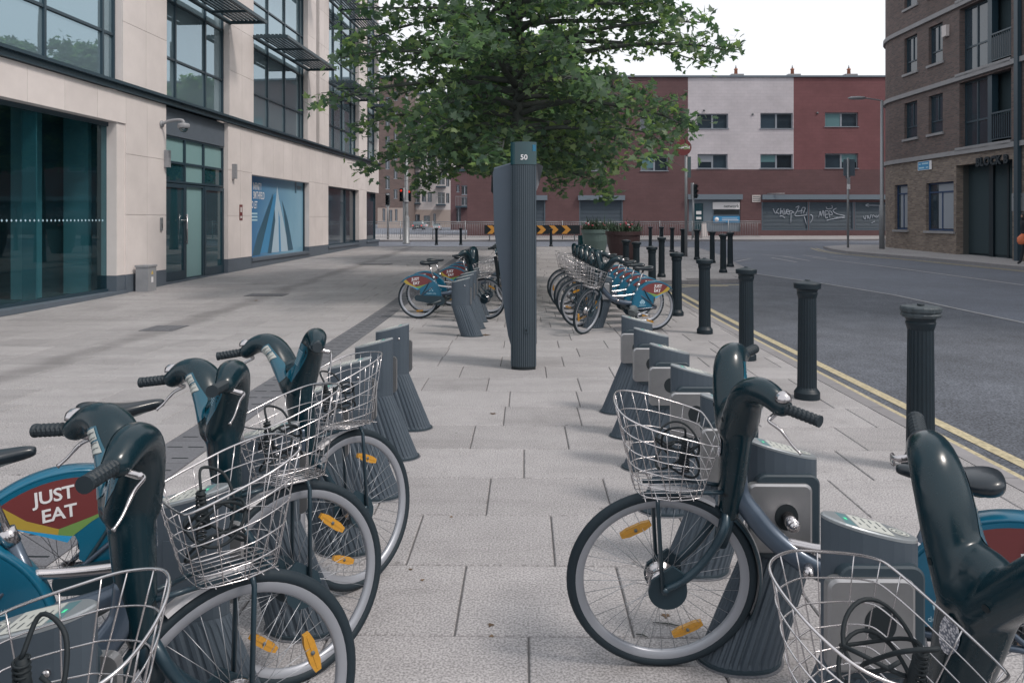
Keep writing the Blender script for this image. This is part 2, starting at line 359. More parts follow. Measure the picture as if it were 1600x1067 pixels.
# ================================================================== ground
def clip_y(poly, y0, y1):
    def cl(P, keep, yb):
        R = []
        for i in range(len(P)):
            a, b = P[i], P[(i+1) % len(P)]; ka, kb = keep(a), keep(b)
            if ka: R.append(a)
            if ka != kb: t = (yb-a[1])/(b[1]-a[1]); R.append((a[0]+(b[0]-a[0])*t, yb))
        return R
    P = cl(list(poly), lambda p: p[1] >= y0-1e-9, y0)
    return cl(P, lambda p: p[1] <= y1+1e-9, y1) if len(P) > 2 else []
YB = [-40, -5, 11, 12, 13, 14, 15, 20, 30, 40, 56, 80, 400]
def sheet(poly, dz, mb=None, mi=0):
    mb = mb or MB()
    for a, b in zip(YB[:-1], YB[1:]):
        P = clip_y(poly, a, b)
        if len(P) > 2: mb.add([(x, y, zg(y)+dz) for x, y in P], [tuple(range(len(P)))], mi)
    return mb
def strip(path, wd, dz, mb=None):
    mb = mb or MB(); P = [Vector((p[0], p[1])) for p in path]; Q = [P[0]]
    for a, b in zip(P[:-1], P[1:]):
        k = max(1, int((b-a).length/1.0))
        Q += [a+(b-a)*(i+1)/k for i in range(k)]
    L_, R_ = [], []
    for i, p in enumerate(Q):
        t = (Q[min(i+1, len(Q)-1)]-Q[max(i-1, 0)]).normalized(); n = Vector((-t.y, t.x))*wd/2
        L_.append(p+n); R_.append(p-n)
    n = len(Q); mb.add([(p.x, p.y, zg(p.y)+dz) for p in L_+R_], [(i, i+1, n+i+1, n+i) if False else (n+i, n+i+1, i+1, i) for i in range(n-1)])
    return mb
RD = -.10
gnd = sheet([(-220,-30),(260,-30),(260,390),(-220,390)], RD-.012)
obj('ground', gnd, M_['asphalt'], kind='structure')
road = sheet([(2.9,-8),(60,-8),(60,44),(40,47.6),(13,44.6),(-20,43.3),(-40,43),(-40,36.0),(2.9,36.0)], RD)
obj('road', road, M_['asphalt'], kind='structure')
g2 = lambda px, py, dz=RD: (lambda v: (v.x, v.y))(G(px, py, dz))
EDGE = [g2(1180,428), g2(1290,444), g2(1400,462), g2(1600,505)]
_e1, _e2 = Vector(EDGE[-2]), Vector(EDGE[-1]); _ext = _e2+(_e2-_e1)*2.5
bay = [(3.05,-6),(3.05,19.3)]+[EDGE[0], EDGE[1], EDGE[2], EDGE[3], (_ext.x, _ext.y), (_ext.x, -6)]
obj('parking_bay_surface', sheet(bay, RD+.004), M_['asphalt2'], kind='structure')
obj('road_patch_line', strip(EDGE+[(_ext.x, _ext.y)], .07, RD+.010), M_['white_paint'], kind='structure')
# pavements: plaza with the island, far side, right side
KX = 3.10
ISL = [g2(1075,438,0), g2(1152,436,0), g2(1168,429,0), g2(1166,419,0), g2(1128,399,0), g2(1092,387,0)]
PLAZA = [(-14,-4),(KX,-4),(KX,ISL[0][1])]+ISL+[(ISL[-1][0]-1,36.3),(-14,36.3)]
def clip_x(poly, x0, x1):
    P = clip_y([(y, x) for x, y in poly], x0, x1); return [(y, x) for x, y in P]
pav = obj('pavement', sheet(PLAZA, -.0095), M_['joint'], kind='structure')
# flagstones
FLX0, FLX1 = -2.6, -2.24
stones = []
rr = random.Random(3)
rows = [2.94+.6*k for k in range(-8, 56)]
def inside(poly, x, y):
    c = False
    for i in range(len(poly)):
        (x1, y1), (x2, y2) = poly[i], poly[i-1]
        if (y1 > y) != (y2 > y) and x < (x2-x1)*(y-y1)/(y2-y1)+x1: c = not c
    return c
GAP = .0038
for y in rows:
    if y+.6 > 36.2: break
    for a, b in ((-9.6, FLX0), (FLX1, 9.0)):
        x = a
        first = True
        while x < b-.01:
            wd = rr.choice([.62, .7, .7, .78, .9]) if not first else rr.uniform(.3, .8)
            first = False
            x2 = min(x+wd, b)
            if b-x2 < .25: x2 = b
            kx = KX-.13 if y < ISL[0][1]-.3 else 9
            if x < kx:
                xx2 = min(x2, kx)
                if y < ISL[0][1]-.3:
                    if xx2-x > .04: stones.append([(x, y), (xx2, y), (xx2, y+.6), (x, y+.6)])
                else:
                    P = [(x, y), (xx2, y), (xx2, y+.6), (x, y+.6)]
                    k = [inside(PLAZA, px*.98+(x+xx2)/2*.02, py*.98+(y+.3)*.02) for px, py in P]
                    if all(k): stones.append(P)
                    elif any(k):      # cut stones along the island edge: shrink to the part inside
                        xi = x
                        while xi+.05 < xx2 and inside(PLAZA, xi+.05, y+.02) and inside(PLAZA, xi+.05, y+.58): xi += .05
                        if xi-x > .08: stones.append([(x, y), (xi, y), (xi, y+.6), (x, y+.6)])
            x = x2
def stone_mb(P, mb, cx=0, cy=0, lift=0):
    c = .005; x0, y0 = P[0]; x1, y1 = P[2]; x0 += GAP; x1 -= GAP; y0 += GAP; y1 -= GAP
    zz = [zg(y0), zg(y1)]
    if x1-x0 < .03: return
    lo = [(x0,y0,zz[0]-.019+0),(x1,y0,zz[0]-.019),(x1,y1,zz[1]-.019),(x0,y1,zz[1]-.019)]
    hi = [(x0,y0,zz[0]-c),(x1,y0,zz[0]-c),(x1,y1,zz[1]-c),(x0,y1,zz[1]-c)]
    tp = [(x0+c,y0+c,zz[0]),(x1-c,y0+c,zz[0]),(x1-c,y1-c,zz[1]),(x0+c,y1-c,zz[1])]
    V = [(a-cx, b-cy, z+lift) for a, b, z in lo+hi+tp]
    F_ = [(8,9,10,11)]
    for k in range(4): F_ += [(k, (k+1) % 4, 4+(k+1) % 4, 4+k), (4+k, 4+(k+1) % 4, 8+(k+1) % 4, 8+k)]
    mb.add(V, F_)
def seen(P):
    cx, cy = (P[0][0]+P[2][0])/2, (P[0][1]+P[2][1])/2
    if cy < 1.9: return -1
    px = 800+(cx+.0169*cy)/cy*F
    if px < -60 or px > 1660 or HOR+HC*F/cy > 1130: return -1
    if cx < -8.3: return -1
    return (P[2][0]-P[0][0])*.6/cy**3
stones.sort(key=seen, reverse=True)
cache = {}
for P in stones[:300]:
    wd = round(P[2][0]-P[0][0], 3); flat = P[2][1] < 11
    if flat:
        if wd not in cache:
            mb = MB(); stone_mb([(-wd/2, -.3), (wd/2, -.3), (wd/2, .3), (-wd/2, .3)], mb); cache[wd] = mb.mesh('paving_stone', M_['stone'])
        o = link('paving_stone', cache[wd], pav); o.location = ((P[0][0]+P[2][0])/2, (P[0][1]+P[2][1])/2, rr.uniform(-.0008, .0008))
    else:
        mb = MB(); stone_mb(P, mb); obj('paving_stone', mb, M_['stone'], pav)
mb = MB()
for P in stones[300:]: stone_mb(P, mb, lift=rr.uniform(-.0008, .0008))
obj('paving_stones_beyond', mb, M_['stone'], pav, kind='stuff')
# dark slotted channel across the plaza
mbc = MB(); wd = FLX1-FLX0
mbc.bx(-wd/2+.003, wd/2-.003, -.247, .247, -.018, -.002)
for r_ in range(2):
    for c_ in range(2):
        for k in (0,):
            mbc.bx(-wd/2+.05+c_*.15, -wd/2+.05+c_*.15+.11, -.16+r_*.25, -.145+r_*.25, -.0021, -.0005, 1)
chm = mbc.mesh('channel_stone', [M_['drain'], M_['hole']])
for k in range(69):
    y = 1.0+.5*k
    o = link('channel_stone', chm, pav); o.location = ((FLX0+FLX1)/2, y+.25, zg(y+.25))
    o.rotation_euler = (atan2(zg(y+.5)-zg(y), .5), 0, 0)
# kerbs
def kerb(path, wd=.13, top=0.0, low=-.13, step=.92, parent=None, side=1):
    P = [Vector((p[0], p[1])) for p in path]; Q = []
    for a, b in zip(P[:-1], P[1:]):
        k = max(1, round((b-a).length/step))
        for i in range(k): Q.append((a+(b-a)*i/k, a+(b-a)*(i+1)/k))
    for a, b in Q:
        t = (b-a).normalized(); n = Vector((-t.y, t.x))*side; a2 = a+t*.004; b2 = b-t*.004
        mb = MB(); pts = [a2, b2, b2+n*wd, a2+n*wd]
        mb.add([(p.x, p.y, zg(p.y)+low) for p in pts]+[(p.x, p.y, zg(p.y)+top) for p in pts], [(0,3,2,1),(4,5,6,7),(0,1,5,4),(1,2,6,5),(2,3,7,6),(3,0,4,7)])
        obj('kerb_stone', mb, M_['kerb'], parent)
kerb([(KX, 1.2), (KX, ISL[0][1])], top=.001, parent=pav)
kerb([(KX, ISL[0][1])]+ISL+[(ISL[-1][0]-1, 36.3)], top=.002, parent=pav, step=1.2)
kerb([(ISL[-1][0]-1, 36.3), (-10, 36.3)], top=.002, parent=pav, step=1.8)
FARP = [(-20,43.3),(13,44.6),(40,47.6),(40,54),(-20,54)]
fpv = obj('far_pavement', sheet(FARP, 0), M_['stone'], kind='structure')
kerb([(-14,43.53),(13,44.6),(30,46.5)], top=.003, parent=fpv, step=2.5, side=1)
RK = [g2(1286,385,0), g2(1300,389,0), g2(1325,393,0), g2(1450,403,0), g2(1600,417,0)]
_d = (Vector(RK[-1])-Vector(RK[-2])).normalized(); RKE = Vector(RK[-1])+_d*24
RPAV = RK+[(RKE.x, RKE.y), (45, RKE.y), (45, 36.5), g2(1325,382.5,0)]
rpv = obj('right_pavement', sheet(RPAV, 0), M_['stone'], kind='structure')
kerb(RK+[(RKE.x, RKE.y)], top=.003, parent=rpv, step=1.6, side=1)
# painted lines
def lines(name, paths, wd, m, dz=RD+.008):
    mb = MB()
    for p in paths: strip(p, wd, dz, mb)
    obj(name, mb, m, kind='structure')
ye = ISL[0][1]
lines('yellow_lines', [[(3.27,-5),(3.27,ye-.9),(3.5,ye-.35),(3.9,ye-.24),(5.4,ye-.2)], [(3.49,-5),(3.49,ye-1.3),(3.7,ye-.75),(4.1,ye-.55),(5.0,ye-.5)]], .11, M_['yellow'])
off = lambda P, d: [(Vector(a)+Vector(((Vector(P[min(i+1,len(P)-1)])-Vector(P[max(i-1,0)])).normalized().y, -(Vector(P[min(i+1,len(P)-1)])-Vector(P[max(i-1,0)])).normalized().x))*d)[:] for i, a in enumerate(P)]
lines('far_yellow_lines', [off(RK+[(RKE.x,RKE.y)], -.32) if False else off(RK+[(RKE.x,RKE.y)], .32), off(RK+[(RKE.x,RKE.y)], .55)], .09, M_['yellow'])
wl = [[g2(1270,403), g2(1400,419), g2(1600,446)], [g2(1095,404),g2(1176,404),g2(1150,409)],
      [g2(1205,403),g2(1245,410)], [g2(1218,400),g2(1266,408)], [g2(1190,398),g2(1240,402)], [g2(1255,399),g2(1292,404)], [g2(1300,401),g2(1342,405)], [g2(1352,402),g2(1390,405)]]
lines('white_road_lines', wl, .10, M_['white_paint'])
# manhole covers and asphalt stain patches in the plaza
def cover(px, py, w_, d_, label):
    p = G(px, py); mb = MB(); mb.bx(-w_/2, w_/2, -d_/2, d_/2, .001, .006); 
    o = obj('manhole_cover', mb, M_['drain']); o.location = p; tag(o, label, 'manhole cover', 'covers let into the plaza')
    m2 = MB()
    for i in range(int(w_/.1)): m2.bx(-w_/2+.03+i*.1, -w_/2+.09+i*.1, -d_/2+.04, d_/2-.04, .006, .010)
    obj('raised_bars', m2, M_['drain'], o)
cover(257, 513, .5, .55, 'dark metal cover in the plaza between shop window and slotted channel')
cover(417, 461, .8, .45, 'narrow dark cover in the plaza in front of the blue poster')
cover(588, 413, 1.0, .6, 'small dark cover far up the plaza near the far docked bicycles')

# ================================================================== facades
def facade(path, z0, z1, openings, depth, mats, mfun=None, inward=1, uvscale=1.0, sub=None):
    """outer skin following a plan path, real openings with reveals; inward = +1 when the inside lies left of the path"""
    P = [Vector(p) for p in path]; S_ = [0]
    for a, b in zip(P[:-1], P[1:]): S_.append(S_[-1]+(b-a).length)
    def at(s, off_=0.0):
        i = 0
        while i < len(S_)-2 and s > S_[i+1]: i += 1
        t = (P[i+1]-P[i]).normalized(); q = P[i]+t*(s-S_[i]); n = Vector((-t.y, t.x))*inward
        return q+n*off_
    ss = sorted(set([round(x, 4) for x in S_]+[round(x, 4) for o in openings for x in o[:2]]+[round(x, 4) for x in (sub or [])]))
    zz = sorted(set([z0, z1]+[round(x, 4) for o in openings for x in o[2:4]]+([round(m, 4) for m in mfun[1]] if mfun else [])))
    V = []; Fc = []; UV = []; MI = []
    def quad(a, b, c, d, uvs, mi):
        o = len(V); V.extend([a, b, c, d]); Fc.append((o, o+1, o+2, o+3) if inward > 0 else (o+3, o+2, o+1, o)); UV.extend(uvs if inward > 0 else uvs[::-1]); MI.append(mi)
    for i in range(len(ss)-1):
        for j in range(len(zz)-1):
            s0, s1, a, b = ss[i], ss[i+1], zz[j], zz[j+1]; sm, zm = (s0+s1)/2, (a+b)/2
            if any(o[0] < sm < o[1] and o[2] < zm < o[3] for o in openings): continue
            p, q = at(s0), at(s1-1e-6 if s1 in S_ else s1)
            quad((p.x,p.y,a), (q.x,q.y,a), (q.x,q.y,b), (p.x,p.y,b), [(s0,a),(s1,a),(s1,b),(s0,b)], mfun[0](sm, zm) if mfun else 0)
    for o in openings:
        s0, s1, a, b = o[:4]; mi = mfun[0](s0+.01, (a+b)/2) if mfun else 0
        p, q, pi_, qi = at(s0), at(s1), at(s0, depth), at(s1, depth)
        quad((p.x,p.y,b), (pi_.x,pi_.y,b), (pi_.x,pi_.y,a), (p.x,p.y,a), [(s0,b),(s0+depth,b),(s0+depth,a),(s0,a)], mi)
        quad((q.x,q.y,a), (qi.x,qi.y,a), (qi.x,qi.y,b), (q.x,q.y,b), [(s1,a),(s1+depth,a),(s1+depth,b),(s1,b)], mi)
        quad((p.x,p.y,a), (pi_.x,pi_.y,a), (qi.x,qi.y,a), (q.x,q.y,a), [(s0,a),(s0,a+depth),(s1,a+depth),(s1,a)], mi)
        quad((q.x,q.y,b), (qi.x,qi.y,b), (pi_.x,pi_.y,b), (p.x,p.y,b), [(s1,b),(s1,b+depth),(s0,b+depth),(s0,b)], mi)
    me = bpy.data.meshes.new('wall'); me.from_pydata(V, [], Fc)
    for m in mats: me.materials.append(m)
    me.polygons.foreach_set('material_index', MI)
    ul = me.uv_layers.new(name='UVMap')
    k = 0
    for poly in me.polygons:
        for li, vi in zip(poly.loop_indices, poly.vertices): ul.data[li].uv = UV[vi]
    me.update(); return me, at

# ------------------------------------------------------------------ left office building
_o = W(-8.54, 12.6); ANG = atan2(1, .0593)+TH
left = thing('office_building', (_o.x, _o.y, 0), ANG, 'cream stone clad office building with louvred sunshades and dark glazing, left of the plaza', 'building')
def SL(px):
    m = (px-800)/F; Y = (-8.54-.0593*12.6)/(m-.0593); return (Y-12.6)*1.00176
unit = MB().box((0,0,0), (1,1,1)).mesh('panel', M_['clad'])
def ubox(name, x0, x1, y0, y1, z0, z1, me=None, parent=left):
    o = link(name, me or unit, parent); o.location = ((x0+x1)/2, (y0+y1)/2, (z0+z1)/2); o.scale = (abs(x1-x0), abs(y1-y0), abs(z1-z0)); return o
TOP = 13.9
core = MB()
def corebox(s0, s1, z0, z1): core.bx(s0, s1, 0, .34, z0, z1)
def panels(s0, s1, z0, z1, zj, wmax=1.0):
    zs = [z0]+[z for z in zj if z0+.15 < z < z1-.15]+[z1]; n = max(1, math.ceil((s1-s0)/wmax-.2))
    for a, b in zip(zs[:-1], zs[1:]):
        for k in range(n):
            x0 = s0+(s1-s0)*k/n; x1 = s0+(s1-s0)*(k+1)/n
            ubox('cladding_panel', x0+.004, x1-.004, -.028, -.001, a+.004, b-.004)
LZ = [1.72, 3.03]; UZ = [5.85, 7.15, 8.5, 9.85, 11.2, 12.5]
S = {p: SL(p) for p in (178,190,195,258,259,355,357,392,395,474,480,482,493,498,512,513,560,572,573,586,589,591)}
low = [(-9.5,S[195],3.67,4.33,None), (S[195],S[258],.43,4.33,0), (S[355],S[392],.50,4.33,0), (S[392],S[482],2.98,4.33,None), (S[482],S[512],.60,4.33,0),
       (S[512],S[560],2.98,4.33,None), (S[560],S[572],.66,4.33,0), (S[572],S[591],2.98,4.33,None)]
for a, b, z0, z1, _ in low: corebox(a, b, z0, z1); panels(a, b, z0, z1, LZ)
up = [(S[190],S[259]),(S[357],S[395]),(S[480],S[493]),(S[498],S[513]),(S[560],S[573]),(S[589],S[591])]
for a, b in up: corebox(a, b, 4.33, TOP); panels(a, b, 4.56, TOP, UZ)
# storey slabs hidden behind glass, roof edge, end wall
core.bx(-9.5, S[591], 0, .34, TOP, TOP+.5); core.bx(S[591]-.3, S[591], .345, 9, 0.3, TOP)
core.bx(-9.5, S[591], .35, 9, TOP, TOP+.3)
obj('wall_core', core, M_['clad'], left)
for a, b, zt in ((S[195],S[258],.43),(S[355],S[392],.50),(S[482],S[512],.60),(S[560],S[572],.66)): obj('plinth', MB().bx(a, b, -.03, .33, -.2, zt), M_['plinth'], left)
for a, b, zt in ((-9.5,S[195],.10),(S[392],S[482],.44),(S[512],S[560],.54),(S[572],S[591],.58)):
    m2 = MB(); m2.bx(a+.002, b-.002, -.034, .30, -.3, zt-.09); m2.bx(a-.03 if a > 0 else a, b+.0, -.075, .30, zt-.09, zt); obj('window_sill', m2, M_['plinth'], left)
mb = MB(); mb.bx(-9.5, S[591]+.05, -.10, -.001, 4.34, 4.545); mb.bx(-9.5, S[591]+.08, -.17, -.101, 4.46, 4.50)
obj('ledge', mb, M_['frame'], left)
mb = MB(); mb.bx(-9.5, S[591], .9, 1.1, 4.2, TOP); mb.bx(S[258], S[591], 1.1, 1.2, 0, 4.2); obj('inner_wall', mb, M_['darkint'], left)
# glazing
def glazed(s0, s1, z0, z1, vs_, hs, glass, name='window', yg=.20, fr=.05, panes=None):
    f = MB(); f.bx(s0, s0+fr, yg-.06, yg+.04, z0, z1); f.bx(s1-fr, s1, yg-.06, yg+.04, z0, z1); f.bx(s0+fr, s1-fr, yg-.06, yg+.04, z0, z0+fr); f.bx(s0+fr, s1-fr, yg-.06, yg+.04, z1-fr, z1)
    o = obj(name, f, M_['frame'], left)
    xs = [s0+fr]+[v for v in vs_]+[s1-fr]; zs = [z0+fr]+list(hs)+[z1-fr]
    for v in vs_: obj('mullion', MB().bx(v-.03, v+.03, yg-.055, yg+.03, z0+fr, z1-fr), M_['frame'], o)
    for h in hs: obj('transom', MB().bx(s0+fr, s1-fr, yg-.045, yg+.025, h-.028, h+.028), M_['frame'], o)
    for i in range(len(xs)-1):
        for j in range(len(zs)-1):
            g = panes(i, j) if panes else glass
            a, b, c, d = xs[i]+(.031 if i else 0), xs[i+1]-(.031 if i < len(xs)-2 else 0), zs[j]+(.029 if j else 0), zs[j+1]-(.029 if j < len(zs)-2 else 0)
            m_ = MB(); m_.bx(a, b, yg-.004, yg+.004, c, d); 
            p = obj('pane', m_, g, o)
    return o
UH = [5.55, 6.95, 8.4, 9.9, 11.4, 12.6]
U = lambda a, b, vs_: glazed(a, b, 4.56, TOP, vs_, UH, M_['glass2'])
U(-9.5, S[190], [-7, -4.6, -2.2, SL(83), SL(172)])
U(S[259], S[357], [SL(284), SL(330)])
U(S[395], S[480], [SL(426), SL(452), SL(475)])
glazed(S[493], S[498], 4.56, TOP, [], UH, M_['glass'])
U(S[513], S[560], [SL(527), SL(540), SL(554)])
U(S[573], S[589], [SL(580)])
# shop window: see-through glass, room with pale columns behind
mb = MB(); mb.bx(-9.5, S[195], 6.0, 6.1, -.1, 4.1); mb.bx(-9.5, S[195], .36, 6.0, 4.0, 4.1); mb.bx(S[195]+.01, S[195]+.1, .36, 6, -.1, 4.1); mb.bx(-9.5, S[195], .30, 6.0, -.1, .02)
obj('shop_interior', mb, mat('shop interior teal', (.12,.17,.185), .8), left)
for px, wd in ((-60, .5), (46, .42), (200, .30)):
    s = SL(px)+1.6 if px < 100 else SL(180)+.25
    obj('interior_column', MB().bx(s, s+wd, 1.2 if px < 100 else .75, 1.55 if px < 100 else 1.3, .03, 3.98), M_['ltint'], left)
f = MB(); f.bx(-9.5, S[178]+.1, .18, .26, 3.58, 3.67); f.bx(-9.5, S[178]+.1, .18, .26, .10, .16); 
sw = obj('shop_window', f, M_['frame'], left)
obj('window_reveal', MB().bx(S[178]+.1, S[195]-.001, .002, .339, .435, 3.669), M_['clad'], left)
obj('reveal_plinth', MB().bx(S[178]+.1, S[195]-.001, .002, .339, .0, .43), M_['plinth'], left)
xs = [-9.5, -7, -4.4, SL(15), SL(76), S[178]+.1]
for a, b in zip(xs[:-1], xs[1:]): obj('glass_pane', MB().bx(a+.006, b-.006, .215, .227, .16, 3.58), M_['shopglass'], sw)
for x in xs[1:-1]: obj('glass_fin', MB().bx(x-.012, x+.012, .228, .5, .12, 3.6), M_['frost'], sw)
mb = MB()
k = xs[2]
while k < S[178]: mb.box((k, .212, 1.60), (.035, .003, .035), M=Matrix.Rotation(pi/4, 3, 'Y')); k += .115
obj('safety_dots', mb, M_['ltxt'], sw, kind='stuff')
# door bay
obj('spandrel_panel', MB().bx(S[258]+.002, S[355]-.002, .08, .15, 3.66, 4.32), M_['plinth'], left)
e1, e2 = SL(296), SL(325)
fr_, dk, gl_ = M_['frost'], M_['glass'], M_['glass']
glazed(S[258], S[355], 2.52, 3.66, [e1, e2], [3.02], None, 'fanlight', yg=.16, panes=lambda i, j: fr_ if (j == 1 or i == 1) else dk)
glazed(e1+.005, e2-.005, .10, 2.50, [], [], M_['frost'], 'side_light', yg=.16)
for a, b in ((S[258], e1-.005), (e2+.005, S[355])):
    d = obj('door', MB().bx(a, a+.09, .09, .17, .12, 2.50).bx(b-.09, b, .09, .17, .12, 2.50).bx(a+.09, b-.09, .09, .17, 2.40, 2.50).bx(a+.09, b-.09, .09, .17, .12, .34), M_['frame'], left)
    obj('pane', MB().bx(a+.09, b-.09, .125, .135, .34, 2.40), M_['glass'], d)
    if a < e1: obj('handle', MB().cyl((b-.05, .03, 1.0), (b-.05, .03, 1.75), .018).cyl((b-.05,.03,1.05), (b-.05,.09,1.05), .012).cyl((b-.05,.03,1.7), (b-.05,.09,1.7), .012).cyl((b-.32,.05,1.6), (b-.05,.05,1.6), .012), M_['silver'], d)
mb = MB().bx(S[258], S[355], -.02, .3, -.1, .115); obj('door_step', mb, M_['plinth'], left)
# poster window
pm = bpy.data.materials.new('poster print'); pm.use_nodes = True; n = pm.node_tree.nodes; L = pm.node_tree.links; b = n['Principled BSDF']; b.inputs['Roughness'].default_value = .25
tc = n.new('ShaderNodeTexCoord'); sx = n.new('ShaderNodeSeparateXYZ'); L.new(tc.outputs['Generated'], sx.inputs[0]); nz = n.new('ShaderNodeTexNoise'); nz.inputs['Scale'].default_value = 2.2; L.new(tc.outputs['Generated'], nz.inputs['Vector'])
ad = n.new('ShaderNodeMath'); ad.operation = 'MULTIPLY_ADD'; ad.inputs[1].default_value = .35; L.new(nz.outputs[0], ad.inputs[0]); L.new(sx.outputs[0], ad.inputs[2])
cr = n.new('ShaderNodeValToRGB'); cr.color_ramp.elements[0].color = (.012,.13,.33,1); cr.color_ramp.elements[0].position = .15; cr.color_ramp.elements[1].color = (.22,.42,.56,1); cr.color_ramp.elements[1].position = .9
L.new(ad.outputs[0], cr.inputs[0]); L.new(cr.outputs[0], b.inputs['Base Color'])
p0, p1 = S[392], S[482]
po = obj('poster', MB().bx(p0, p1, .20, .215, .44, 2.98), pm, left, label='blue window poster showing glass towers from below')
P0, P1 = SL(400), SL(474)        # visible span at glass depth
def pt(px, py):                  # a point of the print on the glass plane
    m = (px-800)/F
    X0, Y0 = -8.54, 12.6; nx, ny = -.99825, .0592   # inward normal in camera axes
    X0 += nx*.2; Y0 += ny*.2
    Y = (X0-.0593*Y0)/(m-.0593); return ((Y-Y0)*1.00176+0, HC+(HOR-py)*Y/F)
def ppoly(name, pts, m_, y=.1975):
    mb = MB(); q = [pt(a, b) for a, b in pts]; mb.prism(q, y, .1995); obj(name, mb, m_, po)
lb = mat('poster pale blue', (.42,.56,.66), .3); nb = mat('poster navy', (.035,.11,.17), .3); mbl = mat('poster mid blue', (.06,.26,.48), .3)
ppoly('printed_tower', [(404,396),(427,306),(434,299),(437,394)], mbl, .1985)
ppoly('printed_tower', [(421,395),(431,312),(433,290),(436,312),(452,392)], lb, .198)
ppoly('printed_tower', [(394,400),(402,368),(426,303),(427,309),(406,398)], nb, .1975)
ppoly('printed_tower', [(418,396),(429,326),(430,345),(424,396)], nb, .197)
ppoly('printed_tower', [(450,392),(443,332),(440,312),(446,331),(450,346),(458,390)], nb, .1975)
ppoly('printed_tower', [(436,394),(435,330),(437,340),(439,393)], mbl, .197)
for body, px, py, sz in (('INFINITY', 408.5, 293, .33), ('SMITHFIELD', 413, 307, .33), ('TO LET', 402, 321, .33)):
    me = text_mesh(body, sz, M_['white'], ext=.001, bold=.002, align='RIGHT', space=1.0)
    x, z = pt(px, py); o = link('lettering', me, po); o.location = (x, .196, z); o.rotation_euler = (pi/2, 0, 0); o.scale = (.52, 1, 1)
for py in (334, 339, 344):
    x, z = pt(402, py); obj('small_print', MB().bx(x-1.2, x, .1965, .1995, z-.025, z+.025), M_['ltxt'], po)
x, z = pt(466, 296); obj('printed_logo', MB().bx(x-.35, x-.2, .1955, .1995, z-.15, z+.28).bx(x-.12, x+.3, .1955, .1995, z-.02, z+.12), nb, po)
obj('window_jamb', MB().bx(p0, p0+.06, .14, .198, .44, 2.98), M_['frame'], po); obj('window_jamb', MB().bx(p1-.05, p1-.001, .14, .198, .44, 2.98), M_['frame'], po)
glazed(S[512], S[560], .54, 2.98, [SL(545)], [], M_['glassfar'], 'window')
glazed(S[572], S[591]-.02, .58, 2.98, [], [], M_['glassfar'], 'window')
# sunshades
def shade(s0, s1, z):
    r_ = MB(); r_.bx(s0, s1, -.06, .0, z-.05, z+.06); r_.bx(s0, s1, -1.10, -1.05, z-.04, z+.05); r_.bx(s0, s0+.05, -1.05, -.06, z-.04, z+.05); r_.bx(s1-.05, s1, -1.05, -.06, z-.04, z+.05)
    nb_ = 2
    for k in range(1, nb_+1): x = s0+(s1-s0)*k/(nb_+1); r_.bx(x-.02, x+.02, -1.05, -.06, z-.035, z+.03)
    o = obj('sunshade', r_, M_['louvre'], left)
    bl = MB().box((0,0,0), (1,.072,.03), M=Matrix.Rotation(radians(4), 3, 'X')).mesh('louvre_blade', M_['louvre'])
    for k in range(8):
        q = link('louvre_blade', bl, o); q.location = ((s0+s1)/2, -.16-.118*k, z+.065); q.scale = (s1-s0, 1, 1)
for a, b in ((S[259],S[357]),(S[395],S[480]),(S[513],S[560]),(S[573],S[589])):
    shade(a-.05, b+.05, 7.18); shade(a-.05, b+.05, 10.55)
# small wall fittings
obj('wall_speaker', MB().bx(SL(256)-.05, SL(256)+.06, -.14, -.03, 2.85, 3.25), M_['cabinet'], left)
obj('wall_speaker', MB().bx(SL(362)-.05, SL(362)+.06, -.14, -.03, 2.78, 3.20), M_['cabinet'], left)
it = obj('intercom', MB().bx(SL(248), SL(251), -.06, -.029, 1.36, 1.66), M_['galv'], left); obj('keypad', MB().bx(SL(248)+.04, SL(251)-.04, -.066, -.0605, 1.42, 1.52), M_['hole'], it)
rs = obj('wall_notice', MB().bx(SL(372.5), SL(377), -.04, -.029, 1.60, 2.05), M_['red'], left)
obj('notice_panel', MB().bx(SL(372.5)+.04, SL(377)-.04, -.043, -.0405, 1.83, 1.98).bx(SL(372.5)+.04, SL(377)-.04, -.043, -.0405, 1.65, 1.72), M_['creamfar'], rs)
# cctv camera
def LW(s, y, z): return left.matrix_world @ Vector((s, y, z)) if False else Vector((_o.x, _o.y, 0))+Matrix.Rotation(ANG, 3, 'Z')@Vector((s, y, z))
cc = thing('security_camera', LW(SL(250), -.03, 3.85), ANG, 'white dome security camera on a bent arm beside the office doors', 'security camera')
obj('arm', MB().cyl((0,0,0), (0,-.04,0), .10).ring_tube(spline([(0,-.03,.0),(.02,-.2,.08),(.03,-.45,.12),(.03,-.62,.10),(.03,-.66,.02)]), [.045]*25, 10), M_['cabinet'], cc)
obj('housing', MB().lathe([(.06,.0),(.15,-.02),(.17,-.06),(.17,-.14),(.15,-.16)], 20, c=(.03,-.66,.03)), M_['cabinet'], cc)
obj('dome', MB().lathe([(.125,-.13),(.12,-.17),(.08,-.23),(.02,-.25)], 20, c=(.03,-.66,0)), M_['glass'], cc); cc.scale = (.8, .8, .8)
# grey cabinet
cb = thing('utility_cabinet', LW(SL(211), -.25, .02), ANG, 'small grey utility cabinet with yellow warning triangle standing against the cream pier', 'cabinet')
obj('body', MB().bx(-.17,.17,-.14,.14,0,.56), M_['cabinet'], cb); obj('lid', MB().bx(-.185,.185,-.155,.155,.56,.60), M_['cabinet'], cb)
obj('warning_triangle', MB().prism([(-.045,.40),(.045,.40),(0,.48)], -.1435, -.1405), M_['yelsign'], cb)
obj('warning_plate', MB().bx(-.04,.04,-.143,-.1405,.22,.34), M_['white'], cb)

# ------------------------------------------------------------------ frontal buildings helper (camera facing)
def front(px, z, Y): v = W((px-800)/F*Y, Y); return v
